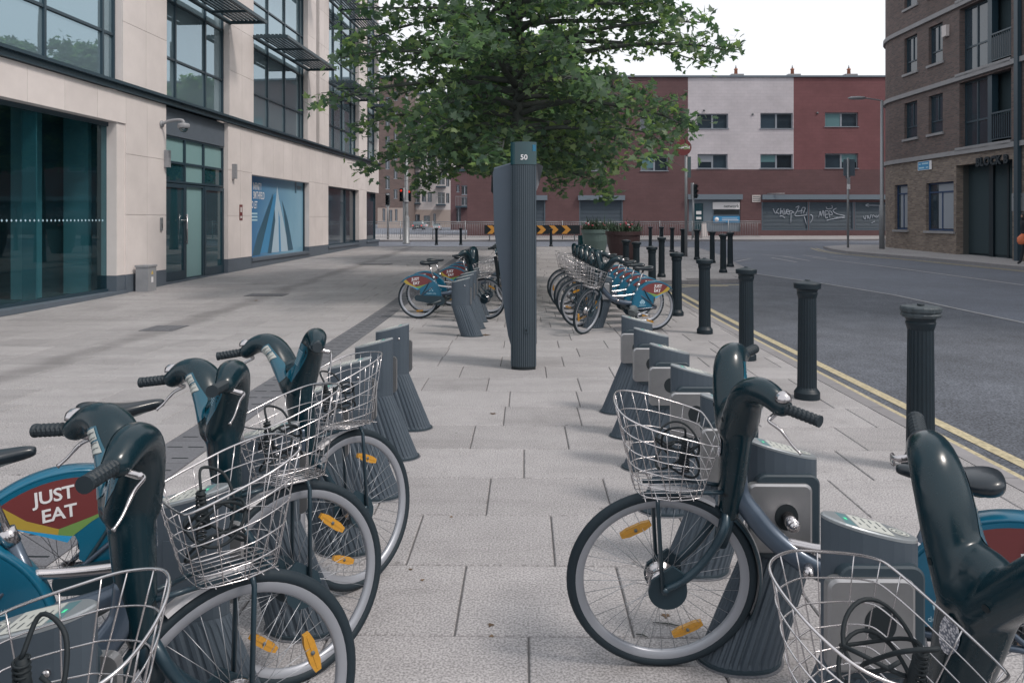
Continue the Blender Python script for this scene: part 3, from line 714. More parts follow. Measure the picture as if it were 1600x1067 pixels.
# red and white building
YR = 51.0
RX = lambda px: (px-800)/F*YR
RZ = lambda py: HC+(HOR-py)*YR/F
ro = W(RX(730), YR)
red = thing('shop_building', (ro.x, ro.y, 0), TH, 'long red and lilac-white block building with graffitied shutters across the junction', 'building')
rx = lambda px: RX(px)-RX(730)
REND = rx(1470)
wins = [(1001,1044,243,268),(1090,1137,241,264),(1188,1239,241,264),(1289,1341,240,264),(1089,1138,178,202),(1188,1239,177,202),(1289,1341,176,199),(1000,1044,179,203),(902,945,179,203),(902,945,243,268)]
shut = [(905,973,306,352),(790,852,306,352),(1190,1263,316,360),(1264,1334,316,360),(1335,1400,316,360)]
shopo = (1076,1157,312,362)
ops = [(rx(a), rx(b), RZ(d), RZ(c)) for a, b, c, d in wins+shut+[shopo]]
ops = [(round(a,4),round(b,4),round(c,4),round(d,4)) for a,b,c,d in ops]
wx0, wx1, wz = rx(1075), rx(1240), RZ(265)
def mf(s, z):
    if z > wz and wx0 < s < wx1: return 1
    if z > wz and s > wx1: return 2
    return 0
wm, _ = facade([(0,0),(REND,0)], .3, RZ(121), ops, .22, [M_['redwall'], M_['whitewall'], M_['redup']], (mf, [wz]), inward=1, sub=[wx0, wx1])
link('wall', wm, red)
mb = MB(); mb.bx(0, REND, .23, .4, .3, RZ(121)-.01) ; obj('inner_wall', mb, M_['darkint'], red)
mb = MB(); mb.bx(.0, .3, .005, 12, .3, RZ(121)-.005); obj('side_wall', mb, M_['redup'], red)
obj('parapet_cap', MB().bx(-.05, REND, -.10, 12, RZ(121)+.001, RZ(118.5)), M_['shutterl'], red)
for px in (1157, 1247, 1337):
    c = obj('chimney', MB().bx(rx(px)-.42, rx(px)+.42, .6, 1.5, RZ(119), RZ(113)), M_['sill'], red)
    obj('chimney_pot', MB().lathe([(.13,0),(.11,.35),(.14,.36),(.14,.42)], 10, c=(rx(px), 1.05, RZ(113)+.002)), M_['chimney'], c)
    obj('chimney_flue', MB().lathe([(.07,0),(.02,.25)], 8, c=(rx(px), 1.05, RZ(113)+.43)), M_['galv'], c)
for (a, b, c, d) in wins:
    s0, s1, z0, z1 = rx(a), rx(b), RZ(d), RZ(c); yy = .12; f = .07
    o = obj('window', MB().bx(s0,s1,yy,yy+.08,z0,z0+f).bx(s0,s1,yy,yy+.08,z1-f,z1).bx(s0,s0+f,yy,yy+.08,z0+f,z1-f).bx(s1-f,s1,yy,yy+.08,z0+f,z1-f).bx((s0+s1)/2-.06,(s0+s1)/2+.06,yy,yy+.08,z0+f,z1-f), M_['winframe'], red)
    sm = (s0+s1)/2
    for a_, b_ in ((s0+f, sm-.06), (sm+.06, s1-f)):
        obj('pane', MB().bx(a_, b_, yy+.03, yy+.04, z0+f, z1-f), M_['glassfar'], o)
    if random.random() < .6:
        a_, b_ = (s0+f, sm-.06) if random.random() < .5 else (sm+.06, s1-f)
        k = z1-f-random.uniform(.5,1)*(z1-z0-2*f); obj('blind', MB().bx(a_, b_, yy+.018, yy+.026, k, z1-f), M_['tealab'] if random.random() < .5 else M_['winframe'], o)
    obj('sill', MB().bx(s0-.05, s1+.05, -.05, yy, z0-.001, z0+.04), M_['winframe'], o)
def shutter(a, b, c, d, boxed=True):
    s0, s1, z0, z1 = rx(a), rx(b), RZ(d), RZ(c)
    o = obj('shutter', MB().bx(s0, s0+.08, .0, .1, z0, z1).bx(s1-.08, s1, .0, .1, z0, z1).bx(s0+.08, s1-.08, .02, .1, z0, z0+.12), M_['shutter'], red)
    sl = MB(); z = z0+.12
    while z < z1-.02: sl.prism([(z, 0)], 0, 0) if False else sl.add([(s0+.08,.085,z),(s1-.08,.085,z),(s1-.08,.045,z+.045),(s0+.08,.045,z+.045),(s1-.08,.085,z+.088),(s0+.08,.085,z+.088)], [(0,1,2,3),(3,2,4,5)]); z += .09
    obj('slats', sl, M_['shutter'], o, kind='stuff')
    return o
sh = [shutter(*q) for q in shut]
obj('shutter_box', MB().bx(rx(903), rx(976), -.22, -.002, RZ(313), RZ(305.5)), M_['shutterl'], red)
obj('shutter_box', MB().bx(rx(788), rx(855), -.22, -.002, RZ(313), RZ(305.5)), M_['shutterl'], red)
obj('shutter_box', MB().bx(rx(1190), rx(1402), -.25, -.002, RZ(312), RZ(304.5)), M_['shutterl'], red)
obj('shutter_box', MB().bx(rx(1074), rx(1159), -.25, -.002, RZ(312), RZ(304)), M_['shutterl'], red)
v = obj('vent', MB().bx(rx(1175), rx(1188), -.04, -.002, RZ(316), RZ(305)), M_['creamfar'], red)
obj('louvre', MB().bx(rx(1176), rx(1187), -.05, -.0405, RZ(308), RZ(307)).bx(rx(1176), rx(1187), -.05, -.0405, RZ(311), RZ(310)).bx(rx(1176), rx(1187), -.05, -.0405, RZ(314), RZ(313)), M_['ink'], v)
for px, py in ((1100,173),(1176,179),(1277,177)):
    obj('drain_outlet', MB().cyl((rx(px), -.06, RZ(py)), (rx(px), .0, RZ(py)), .07), M_['ink'], red)
obj('cable_arm', MB().cyl((rx(1198), -.1, RZ(303)), (rx(1222), -.5, RZ(303)), .03), M_['galv'], red)
# shop front with door and blue sign
s0, s1 = rx(1076), rx(1157); z0, z1 = RZ(362), RZ(312)
sf = obj('shop_front', MB().bx(s0, s1, .10, .2, z0, z1), M_['shutterl'], red)
obj('door', MB().bx(rx(1086), rx(1099), .05, .098, RZ(360), RZ(318)), M_['glass'], sf)
obj('notice', MB().bx(rx(1088), rx(1096), .03, .048, RZ(335), RZ(330)).bx(rx(1088), rx(1096), .03, .048, RZ(343), RZ(339)), M_['white'], sf)
obj('sign_board', MB().bx(rx(1114), rx(1156), .02, .098, RZ(327), RZ(316)), M_['white'], sf)
obj('window_band', MB().bx(rx(1116), rx(1155), .04, .098, RZ(335), RZ(328.5)), M_['hole'], sf)
sb = obj('blue_sign', MB().bx(rx(1115), rx(1156), .02, .098, RZ(348), RZ(338)), M_['bluebox'], sf)
obj('sign_emblem', MB().cyl((rx(1120), .012, RZ(343)), (rx(1120), .0195, RZ(343)), .15), M_['white'], sb)
me = text_mesh('network', .30, M_['ink'], bold=.004); o = link('lettering', me, sf); o.location = (rx(1143), .015, RZ(322.5)); o.rotation_euler = (pi/2, 0, 0)
obj('sign_print', MB().bx(rx(1128), rx(1152), .012, .019, RZ(341.7), RZ(341)).bx(rx(1128), rx(1154), .012, .019, RZ(344.5), RZ(343.6)), M_['white'], sb)
# graffiti: sprayed strokes following the slats
def graf(strokes, o, wd=.055):
    mb = MB()
    for st in strokes:
        pts = [(rx(x), -.0+.03, RZ(y)) for x, y in st]
        mb.ring_tube(spline(pts, 5), wd/2, 5, flat=(1, .35), cap=True)
    obj('graffiti', mb, M_['graf'], o)
gp = lambda L: [[(1185+x/7.8, 310+y/7.8) for x, y in st] for st in L]
graf(gp([[(180,125),(205,180),(235,175)],[(250,125),(222,165),(250,190)],[(275,120),(265,200),(290,150),(305,205)],[(310,125),(325,200),(345,140)],[(335,172),(375,162),(355,135),(345,182),(378,200)],[(385,200),(385,150),(435,175),(402,185),(395,300)],[(260,222),(290,218),(325,240)],
      [(455,115),(495,95),(475,150),(450,215),(600,205)],[(480,165),(540,150)],[(520,190),(535,120),(572,118),(548,185)],[(605,150),(585,200),(650,205),(658,260),(600,325),(575,270),(560,225)]]), sh[2], .065)
graf(gp([[(735,235),(755,160),(766,220),(790,150),(800,225)],[(850,155),(815,160),(822,240),(850,232)],[(818,200),(855,195)],[(872,235),(860,160),(892,165),(900,200),(870,200)],[(955,120),(912,150),(955,190),(1055,215),(925,240)],[(895,85),(902,118),(845,132),(826,105)],[(830,275),(900,255),(1055,235)]]), sh[3], .06)
graf(gp([[(1280,220),(1300,255),(1315,210)],[(1330,255),(1335,210),(1355,250),(1375,200)],[(1390,240),(1400,205),(1430,230),(1438,205)],[(1440,240),(1480,195)],[(1380,305),(1420,280)],[(1310,85),(1560,90)],[(1345,65),(1310,85),(1350,105)]]), sh[4], .055)

# ------------------------------------------------------------------ far blocks on the left of the street
def block(name, Y, px0, px1, top_py, label, wallm, depth=14, base=None):
    v = W((px0-800)/F*Y, Y); t = thing(name, (v.x, v.y, 0), TH, label, 'building'); t['_Y'] = Y; return t
def mk_block(name, label, Y, px0, px1, top, wins_, wallm, lower=None, lowm=None, balc=(), depth=14, extra=None):
    v = W((px0-800)/F*Y, Y); t = thing(name, (v.x, v.y, 0), TH, label, 'building')
    X = lambda px: (px-px0)/F*Y
    Z = lambda py: HC+(HOR-py)*Y/F
    ops_ = [(round(X(a),3), round(X(b),3), round(Z(d),3), round(Z(c),3)) for a, b, c, d in wins_]
    lz = Z(lower) if lower else -9
    me, _ = facade([(0,0),(X(px1),0)], .3, Z(top), ops_, .25, [wallm, lowm or wallm], (lambda s, z: 1 if z < lz else 0, [lz] if lower else []), inward=1)
    link('wall', me, t)
    b_ = MB(); b_.bx(.02, X(px1)-.02, .26, depth, .3, Z(top)-.02); obj('building_body', b_, wallm, t)
    obj('roof_edge', MB().bx(-.1, X(px1)+.1, -.1, depth, Z(top), Z(top)+.3), M_['frame'], t)
    for (a, b, c, d) in wins_:
        o = obj('window', MB().bx(X(a), X(b), .10, .16, Z(d), Z(d)+.1).bx(X(a), X(b), .10, .16, Z(c)-.1, Z(c)).bx((X(a)+X(b))/2-.05, (X(a)+X(b))/2+.05, .10, .16, Z(d)+.1, Z(c)-.1), M_['winframe'], t)
        obj('pane', MB().bx(X(a), X(b), .17, .19, Z(d), Z(c)), M_['glassfar'], o)
    for (a, b, py) in balc:
        o = obj('balcony', MB().bx(X(a), X(b), -1.2, -.001, Z(py)-.12, Z(py)+.06), M_['frame'], t)
        r = MB(); r.bx(X(a), X(b), -1.2, -1.16, Z(py)+1.05, Z(py)+1.1)
        k = X(a)
        while k < X(b): r.bx(k, k+.03, -1.19, -1.17, Z(py)+.06, Z(py)+1.05); k += .16
        obj('railing', r, M_['galv'], o)
    return t, X, Z
rows_ = [178+31*k for k in range(-1, 5)]
w1 = [(615,621,y-7,y+8) for y in (150,181,212,243,272,303)]+[(601,608,y-12,y+12) for y in (160,190,221,252,283,308)]+[(597.5,602,326,346),(608,613,328,347),(617,621,327,346)]
mk_block('apartment_building', 'grey-brown brick apartment building behind the traffic lights at far left', 100, 590, 634, 122, [q for q in w1 if q[0] != 601] + [(602,609,y-10,y+11) for y in (162,192,223,254,285,312)], M_['brickfar'], 325, M_['beige'])
w2 = [(x, x+7, y-8, y+8) for x in (659,668) for y in (194,222,250,278,308)]+[(644,656,y-9,y+9) for y in (194,222,250,278,308)]+[(646,656,335,352),(662,672,337,352),(677,681,334,352)]+[(684,695,y-9,y+9) for y in (194,222,250,280,310)]+[(697,702,y-8,y+8) for y in (222,250,284,310)]
mk_block('apartment_building', 'pale rendered apartment building with dark balconies, beyond the lamp post', 110, 640, 705, 148, w2, M_['creamfar'], 328, M_['beige'], balc=[(641,658,y) for y in (206,233,262,290,318)]+[(682,697,y) for y in (206,234,262,292,320)])
mk_block('apartment_building', 'narrow brown block with stacked dark balconies beside the red building', 82, 704, 732, 268, [(713,718,289,301),(713,720,325,348),(721,731,290,305),(721,731,308,322)], M_['redwall'], None, None, balc=[(713,731,323)], depth=6)
mk_block('distant_building', 'distant dark roofed building closing the far street', 170, 560, 800, 228, [(x, x+6, y, y+9) for x in range(628, 645, 9) for y in (250, 275)], M_['brickfar'])

# ------------------------------------------------------------------ curved brick block on the right
XR = 17.6
bo = W(XR, 20.0)
rb = thing('corner_apartment_block', (bo.x, bo.y, 0), TH, 'curved dark brick apartment block with tan brick ground floor at right', 'building')
SR = 14.8; RR = 3.5; n_arc = 14
path = [(0,-14)]+[(0, 0)]+[(0, SR)]+[(RR-RR*cos(a), SR+RR*sin(a)) for a in [pi/2*1.15*k/n_arc for k in range(1, n_arc+1)]]
_l = path[-1]; path.append((_l[0]+9, _l[1]-1.5))
Yp = lambda px: XR*F/(px-800)               # depth on the straight front
def sR(px):
    m = (px-800)/F
    best = None
    # intersect line of sight with the path
    Pp = [Vector((XR+x, 20+y)) for x, y in path]; acc = 0
    for a, b in zip(Pp[:-1], Pp[1:]):
        d = b-a; den = d.x-m*d.y
        if abs(den) > 1e-9:
            t = -(a.x-m*a.y)/den
            if -1e-6 <= t <= 1.000001: return acc+d.length*t, (a+d*t).y
        acc += d.length
    return acc, 36
def zR(py, Y): return HC+(HOR-py)*Y/F
def opR(px0, px1, pyt, pyb):
    a, Ya = sR(px0); b, Yb = sR(px1); Ym = (Ya+Yb)/2
    return (round(min(a,b),3), round(max(a,b),3), round(zR(pyb, Ym),3), round(zR(pyt, Ym),3))
st = [4.25, 7.15, 10.05, 12.95, 15.85]       # string courses
owin = [opR(1398,1418,289,359), opR(1447,1490,285,361)]
for fl in range(4):
    b0 = st[fl]
    for px0, px1 in ((1413,1433),(1451,1473)):
        a, Ya = sR(px0); b, Yb = sR(px1); owin.append((round(min(a,b),3), round(max(a,b),3), round(b0+.95,3), round(b0+2.55,3)))
gate = opR(1494,1582,272,392); gate = (gate[0], gate[1], .05, 3.75)
bal = []
for fl in range(4):
    a, _ = sR(1499); b, _ = sR(1580); bal.append((round(min(a,b),3), round(max(a,b),3), round(st[fl]+.18,3), round(st[fl]+2.72,3)))
for s_a in (7.0, 3.2): 
    for fl in range(4): owin.append((s_a, s_a+1.1, st[fl]+.95, st[fl]+2.55))
wmR, atR = facade(path, 0.0, 19.5, owin+[gate]+bal, .28, [M_['brickd'], M_['brickt']], (lambda s, z: 1 if z < st[0] else 0, [st[0]]), inward=-1)
link('wall', wmR, rb)
def RB(s, off_, z): p = atR(s, off_); return Vector((p.x, p.y, z))
def sweep(s0, s1, z0, z1, outd, mb, step=.5, ind=.0):
    k = max(1, int((s1-s0)/step)); n = k+1; V = []
    for i in range(n):
        s = s0+(s1-s0)*i/k
        V += [RB(s, ind, z0), RB(s, -outd, z0), RB(s, -outd, z1), RB(s, ind, z1)]
    Fs = []
    for i in range(k):
        for j in range(4): a = i*4+j; b = i*4+(j+1) % 4; Fs.append((a, b, b+4, a+4))
    Fs += [(3,2,1,0), tuple(4*k+j for j in range(4))]
    mb.add(V, Fs)
LEN = sum((Vector(b)-Vector(a)).length for a, b in zip(path[:-1], path[1:]))
for z in st:
    mb = MB(); sweep(6, LEN-.1, z-.09, z+.09, .10, mb); obj('string_course', mb, M_['sill'], rb)
mb = MB(); sweep(.2, LEN-.2, .0, 19.4, -.5, mb, ind=.55); obj('inner_wall', mb, M_['darkint'], rb)
def winR(s0, s1, z0, z1, fm, blind=False, opening=True):
    def bxx(mb, a, b, c, d, o0, o1):
        A, B, C_, D = RB(a,o0,c), RB(b,o0,c), RB(b,o1,c), RB(a,o1,c); up_ = Vector((0,0,d-c))
        mb.add([A,B,C_,D,A+up_,B+up_,C_+up_,D+up_], [(0,3,2,1),(4,5,6,7),(0,1,5,4),(1,2,6,5),(2,3,7,6),(3,0,4,7)])
    mb = MB(); f = .07; zt = z0+(z1-z0)*.32 if opening else z0+(z1-z0)*.8
    bxx(mb, s0, s0+f, z0, z1, .12, .2); bxx(mb, s1-f, s1, z0, z1, .12, .2); bxx(mb, s0+f, s1-f, z0, z0+f, .12, .2); bxx(mb, s0+f, s1-f, z1-f, z1, .12, .2); bxx(mb, s0+f, s1-f, zt-.03, zt+.03, .12, .2)
    bxx(mb, (s0+s1)/2-.03, (s0+s1)/2+.03, (zt if opening else z0)+.03, z1-f if opening else zt-.03, .125, .195)
    o = obj('window', mb, fm, rb)
    mb = MB(); bxx(mb, s0+f, s1-f, z0+f, z1-f, .155, .165); obj('pane', mb, M_['glassfar'], o)
    mb = MB(); bxx(mb, s0-.1, s1+.1, z0-.1, z0-.001, -.07, .12); obj('sill', mb, M_['sill'], o)
    if blind: mb = MB(); bxx(mb, s0+f, (s0+s1)/2+.3, z0+.1, z1-f, .148, .153); obj('blind', mb, M_['winframe'], o)
for i, (a, b, c, d) in enumerate(owin): winR(a, b, c, d, M_['winblue'] if i < 2 else M_['frame'], blind=(i in (0, 1)), opening=(i >= 2))
def bar(mb, s0, s1, z0, z1, o0, o1):
    A, B, C_, D = RB(s0,o0,z0), RB(s1,o0,z0), RB(s1,o1,z0), RB(s0,o1,z0); u = Vector((0,0,z1-z0)); mb.add([A,B,C_,D,A+u,B+u,C_+u,D+u], [(0,3,2,1),(4,5,6,7),(0,1,5,4),(1,2,6,5),(2,3,7,6),(3,0,4,7)])
for (a, b, c, d) in bal:
    m_ = a+(b-a)*.42 if True else 0
    # recess room
    mb = MB(); bar(mb, a, m_, c, d, 1.6, 1.7); bar(mb, a-.1, a, c, d, .285, 1.6); bar(mb, b, b+.1, c, d, .285, 1.6); bar(mb, a, b, c-.12, c-.001, .285, 1.7); bar(mb, a, b, d+.001, d+.12, .285, 1.7); obj('balcony_recess', mb, M_['darkint'], rb)
    # glazed door part is at the far side (larger s)
    s0, s1 = b-(b-a)*.52, b
    mb = MB()
    for q in (s0, (s0+s1)/2-.035, s1-.07): bar(mb, q, q+.07, c, d, .22, .30)
    for z in (c, c+.95, d-.07): bar(mb, s0+.07, (s0+s1)/2-.036, z, z+.07, .225, .295); bar(mb, (s0+s1)/2+.036, s1-.071, z, z+.07, .225, .295)
    o = obj('balcony_door', mb, M_['frame'], rb); mb = MB(); bar(mb, s0+.07, s1-.07, c+.07, d-.07, .255, .262); obj('pane', mb, M_['glassfar'], o)
    mb = MB(); bar(mb, s0-.25, s0-.001, c, d, .10, .34); obj('pier', mb, M_['frame'], rb)
    mb = MB(); bar(mb, a, s0-.26, c+1.05, c+1.11, .05, .11); bar(mb, a, s0-.26, c+.10, c+.14, .06, .10)
    k = a
    while k < s0-.26: bar(mb, k, k+.025, c+.14, c+1.05, .07, .09); k += .12
    o = obj('balcony_railing', mb, M_['frame'], rb); mb = MB(); bar(mb, a, s0-.26, c+.16, c+.98, .105, .112); obj('glass_panel', mb, M_['glassfar'], o)
    mb = MB(); bar(mb, a-.1, b+.15, c-.14, c-.002, -.10, .27); obj('balcony_sill', mb, M_['sill'], rb)
# entrance gate
a, b, c, d = gate; mb = MB(); k = a
gt = obj('entrance_gate', (lambda m: (bar(m, a, b, d-.10, d-.02, .5, .56), bar(m, a, b, c+.2, c+.26, .5, .56), bar(m, a+(b-a)*.55-.12, a+(b-a)*.55+.12, c, d, .42, .62), bar(m, a+(b-a)*.27, a+(b-a)*.27+.1, c, d-.1, .47, .57), m)[-1])(MB()), M_['black'], rb)
while k < b-.02: bar(mb, k, k+.025, c+.02, d-.02, .52, .545); k += .11
obj('gate_bars', mb, M_['black'], gt, kind='stuff')
mb = MB(); bar(mb, a-.4, b+.4, 0, 4, 2.6, 2.7); bar(mb, a-.1, a-.001, 0, 3.8, .285, 2.6); bar(mb, b+.001, b+.1, 0, 3.8, .285, 2.6); bar(mb, a, b, 3.76, 3.9, .285, 2.6); obj('passage', mb, mat('passage wall', (.075,.08,.078), .9), rb)
def onR(name, me, px, py, off_, parent, flipx=False):
    s, Y = sR(px); p = RB(s, -off_, zR(py, Y)); t = RB(s-.05, -off_, 0)-RB(s+.05, -off_, 0); o = link(name, me, parent); o.location = p; o.rotation_euler = (pi/2, 0, atan2(t.y, t.x)); return o
o = onR('block_lettering', text_mesh('BLOCK B', .42, M_['black'], ext=.03, bold=.022, space=1.1), 1551, 252, .035, rb)
sn = MB(); sn.box((0,0,0), (1.05,.38,.03)); ss_ = onR('street_sign', sn.mesh('street_sign', M_['white']), 1446, 259, .03, rb)
q = obj('blue_field', MB().box((-.06,.0,.0175), (.86,.34,.004)), M_['bluebox'], ss_)
obj('worn_lettering', MB().box((.06,.085,.0205), (.5,.06,.002)).box((-.36,.075,.0205), (.16,.05,.002)).box((-.22,-.085,.0205), (.42,.06,.002)).box((.22,-.085,.0205), (.2,.05,.002)), M_['ltxt'], ss_)
s, Y = sR(1592); pl_ = MB(); pl_.box((0,0,0), (.62,.62,.03)); pq = onR('wall_plaque', pl_.mesh('wall_plaque', M_['galv']), 1592, 316, .03, rb)
obj('worn_print', MB().box((0,.18,.017), (.46,.05,.004)).box((0,.07,.017), (.34,.05,.004)), M_['ink'], pq)
obj('plaque_marks', MB().box((-.1,-.14,.017), (.12,.16,.004)).box((.12,-.14,.017), (.1,.1,.004)), M_['ink'], pq)
ab = MB(); ab.box((0,0,0), (.3,.45,.14)); onR('alarm_box', ab.mesh('alarm_box', M_['creamfar']), 1480, 49, .07, rb)
cam_r = MB(); cam_r.box((0,0,0), (.25,.2,.3))
mb = MB(); bar(mb, sR(1594)[0]-.1, sR(1594)[0]+.1, .03, 19.3, -.16, -.02); obj('corner_pipe', mb, M_['frame'], rb)
obj('rooftop', MB().bx(.5, 14, -13.5, 17, 19.3, 19.5), M_['frame'], rb)
obj('outer_flank', MB().bx(.6, 13, -13.6, -13.4, 0, 19.3), M_['brickd'], rb)
# side window of the far flank seen against the sky
# ================================================================== bicycles
WR = .340
def m1(mb, name, mats): return mb.mesh(name, mats)
BK = {}
def wheel_meshes():
    c = Vector((0,0,WR))
    BK['tyre'] = MB().torus(c, WR-.0185, .0185, n=72, k=10).mesh('tyre', M_['rubber'])
    RX90 = Matrix.Rotation(pi/2, 3, 'X')
    BK['rim'] = MB().lathe([(.307,-.012),(.282,-.010),(.278,0),(.282,.010),(.307,.012),(.312,.011),(.312,-.011),(.307,-.012)], 72, c=c, M=RX90, capb=False).mesh('rim', M_['rim'])
    sp = MB()
    for k in range(36):
        a = 2*pi*k/36; side = 1 if k % 2 else -1; b = a+(.75 if (k//2) % 2 else -.75)
        sp.cyl((.028*cos(b), .024*side, WR+.028*sin(b)), (.280*cos(a), 0, WR+.280*sin(a)), .0011, n=4)
    BK['spokes'] = sp.mesh('spokes', M_['spoke'])
    BK['hub'] = MB().lathe([(.012,-.05),(.018,-.035),(.034,-.030),(.034,-.022),(.020,-.018),(.020,.018),(.034,.022),(.034,.030),(.018,.035),(.012,.05)], 18, c=c, M=RX90).mesh('hub', M_['silver'])
    # front drum: alloy brake plate and dark dynamo cover
    BK['hubf'] = MB().lathe([(.010,-.055),(.020,-.05),(.045,-.04),(.052,-.034),(.052,-.02),(.040,-.016),(.040,.016),(.052,.02),(.052,.034),(.045,.04),(.02,.05),(.010,.055)], 24, c=c, M=RX90).mesh('hub', M_['silver'])
    cv = MB(); pts = [(-.072*cos(t)*1.0, WR-.072*sin(t)) for t in [pi*k/14-.35 for k in range(15)]]
    poly = [(-.03, WR+.085),(-.075, WR+.05)]+[(-.068*cos(a)-.012, WR-.01-.068*sin(a)) for a in [pi*k/12 for k in range(13)]]+[(.045, WR+.03)]
    cv.prism(poly, -.046, -.058); cv.prism(poly, .046, .058)
    BK['hubcover'] = cv.mesh('hub_cover', M_['darkp'])
    rf = MB(); pl = [(-.058,-.009),(-.03,-.0155),(.03,-.0155),(.058,-.009),(.058,.009),(.03,.0155),(-.03,.0155),(-.058,.009)]
    rf.prism(pl, -.007, .007); rf.prism([(-.05,-.002),(.05,-.002),(.05,.002),(-.05,.002)], -.0085, .0085, 0); rf.cyl((0,-.011,0), (0,.011,0), .006, n=8, mi=1)
    BK['reflector'] = rf.mesh('reflector', [M_['orange'], M_['ink']])
wheel_meshes()
AX0 = Vector((0,0,0)); AX = Vector((-.42, 0, 1.02)).normalized()
def project(me_src, pts, d, off_, start=None):
    bm = BVHTree.FromPolygons([v.co for v in me_src.vertices], [p.vertices for p in me_src.polygons]); outp = []
    for p in pts:
        o = Vector(p)-Vector(d)*.5; h = bm.ray_cast(o, Vector(d)); outp.append((h[0]-Vector(d)*off_) if h[0] else None)
    return outp
def grid_decal(src, uvf, nu, nv, d, off_, mb, mi=0):
    P = []; 
    for j in range(nv+1):
        for i in range(nu+1): P.append(uvf(i/nu, j/nv))
    Q = project(src, P, d, off_); F_ = []
    for j in range(nv):
        for i in range(nu):
            ids = (j*(nu+1)+i, j*(nu+1)+i+1, (j+1)*(nu+1)+i+1, (j+1)*(nu+1)+i)
            if all(Q[k] is not None for k in ids): F_.append(ids)
    mb.add([q or (0,0,0) for q in Q], F_, mi, True)
def steering_meshes():
    # shroud: blended volume
    mb = MB()
    def blob(c, r, s=(1,1,1), n=12):
        vs_ = []; fs = []
        for i in range(n+1):
            th = pi*i/n
            for k in range(2*n): ph = pi*k/n; vs_.append((c[0]+r*s[0]*sin(th)*cos(ph), c[1]+r*s[1]*sin(th)*sin(ph), c[2]+r*s[2]*cos(th)))
        for i in range(n):
            for k in range(2*n): fs.append((i*2*n+k, (i+1)*2*n+k, (i+1)*2*n+(k+1) % (2*n), i*2*n+(k+1) % (2*n)))
        mb.add(vs_, fs)
    col = spline([(-.235,0,.60),(-.243,0,.69),(-.250,0,.78),(-.256,0,.87),(-.262,0,.955)], 6)
    for i, p in enumerate(col):
        t = i/(len(col)-1); blob(p, .036+.016*t+.006*sin(pi*t), (1.02, 1.0+.52*t, 1.2))
    for sgn in (-1, 1):
        hn = spline([(-.258, .025*sgn, .91), (-.258, .072*sgn, .995), (-.264, .118*sgn, 1.070), (-.280, .160*sgn, 1.105), (-.306, .202*sgn, 1.105), (-.334, .236*sgn, 1.080)], 7)
        for i, p in enumerate(hn):
            t = i/(len(hn)-1); r = .050-.018*t+.005*sin(pi*t); blob(p, r, (1.35-.25*t, .78+.12*t, 1.0))
    blob((-.258,0,.925), .060, (1.05,1.15,1))
    raw = mb.mesh('shroud', M_['shell'])
    sh_ = evaluated(raw, [('REMESH', dict(mode='VOXEL', voxel_size=.0075)), ('SMOOTH', dict(factor=.5, iterations=8)), ('DECIMATE', dict(ratio=.45))])
    sh_.materials.clear(); sh_.materials.append(M_['shell'])
    for p in sh_.polygons: p.use_smooth = True
    BK['shroud'] = sh_
    # display panel in the V, facing the rider
    mb = MB(); d = Vector((.93, 0, -.36)).normalized()
    for sgn in (-1, 1):
        def uvf(u, v, sgn=sgn):
            a = Vector((-.275, .016*sgn, .935)); b = Vector((-.30, .130*sgn, 1.085)); wv = Vector((0, .030*sgn, -.028)) if False else Vector((0, -.030*sgn, .022))
            m = a+(b-a)*v; return m+wv*(u-.55)*(1.15-.3*abs(v-.4))*1.5
        grid_decal(sh_, uvf, 5, 12, d, .0016, mb, 0)
        def uvf2(u, v, sgn=sgn):
            return uvf(.12+.76*u, .58+.38*v)
        if sgn > 0:
            grid_decal(sh_, lambda u, v: uvf(.1+.8*u, .60+.17*v), 4, 4, d, .0026, mb, 1); grid_decal(sh_, lambda u, v: uvf(.1+.8*u, .80+.17*v), 4, 4, d, .0026, mb, 1)
            for k in range(7): grid_decal(sh_, lambda u, v, k=k: uvf(.15+.7*u, .615+.052*k+.012*v+.03*u*(k % 3-1)), 4, 1, d, .0034, mb, 2)
        else:
            for k in range(8): grid_decal(sh_, lambda u, v, k=k: uvf(.2+(.6-.1*(k % 3))*u, .45+.05*k+.013*v), 4, 1, d, .0026, mb, 3)
    BK['info_panel'] = mb.mesh('info_panel', [mat('teal info panel', (.004,.085,.135), .15, coat=.6), M_['label'], M_['ink'], M_['ltxt']])
    # oval white reflector on the front, with bead pattern by geometry
    mb = MB(); cxs = []
    def ov(u, v): a = 2*pi*u; r = v; return (0, .022*r*cos(a), .875+.042*r*sin(a))
    P = [Vector((.3,0,0))+Vector(ov(0,0))]
    grid_decal(sh_, lambda u, v: Vector(ov(u, v+.001)), 24, 3, Vector((-1,0,-.15)).normalized(), .004, mb, 0)
    mr_ = bpy.data.materials.new('clear prismatic reflector'); mr_.use_nodes = True; n_ = mr_.node_tree.nodes; L_ = mr_.node_tree.links; b_ = n_['Principled BSDF']; b_.inputs['Roughness'].default_value = .15; b_.inputs['Metallic'].default_value = .5
    vo = n_.new('ShaderNodeTexVoronoi'); vo.inputs['Scale'].default_value = 190; tcn = n_.new('ShaderNodeTexCoord'); L_.new(tcn.outputs['Object'], vo.inputs['Vector']); cr_ = n_.new('ShaderNodeValToRGB'); cr_.color_ramp.elements[0].color = (.85,.85,.9,1); cr_.color_ramp.elements[0].position = .2; cr_.color_ramp.elements[1].color = (.18,.2,.25,1); cr_.color_ramp.elements[1].position = .62; L_.new(vo.outputs['Distance'], cr_.inputs[0]); L_.new(cr_.outputs[0], b_.inputs['Base Color'])
    BK['front_reflector'] = mb.mesh('front_reflector', mr_)
    mb = MB()
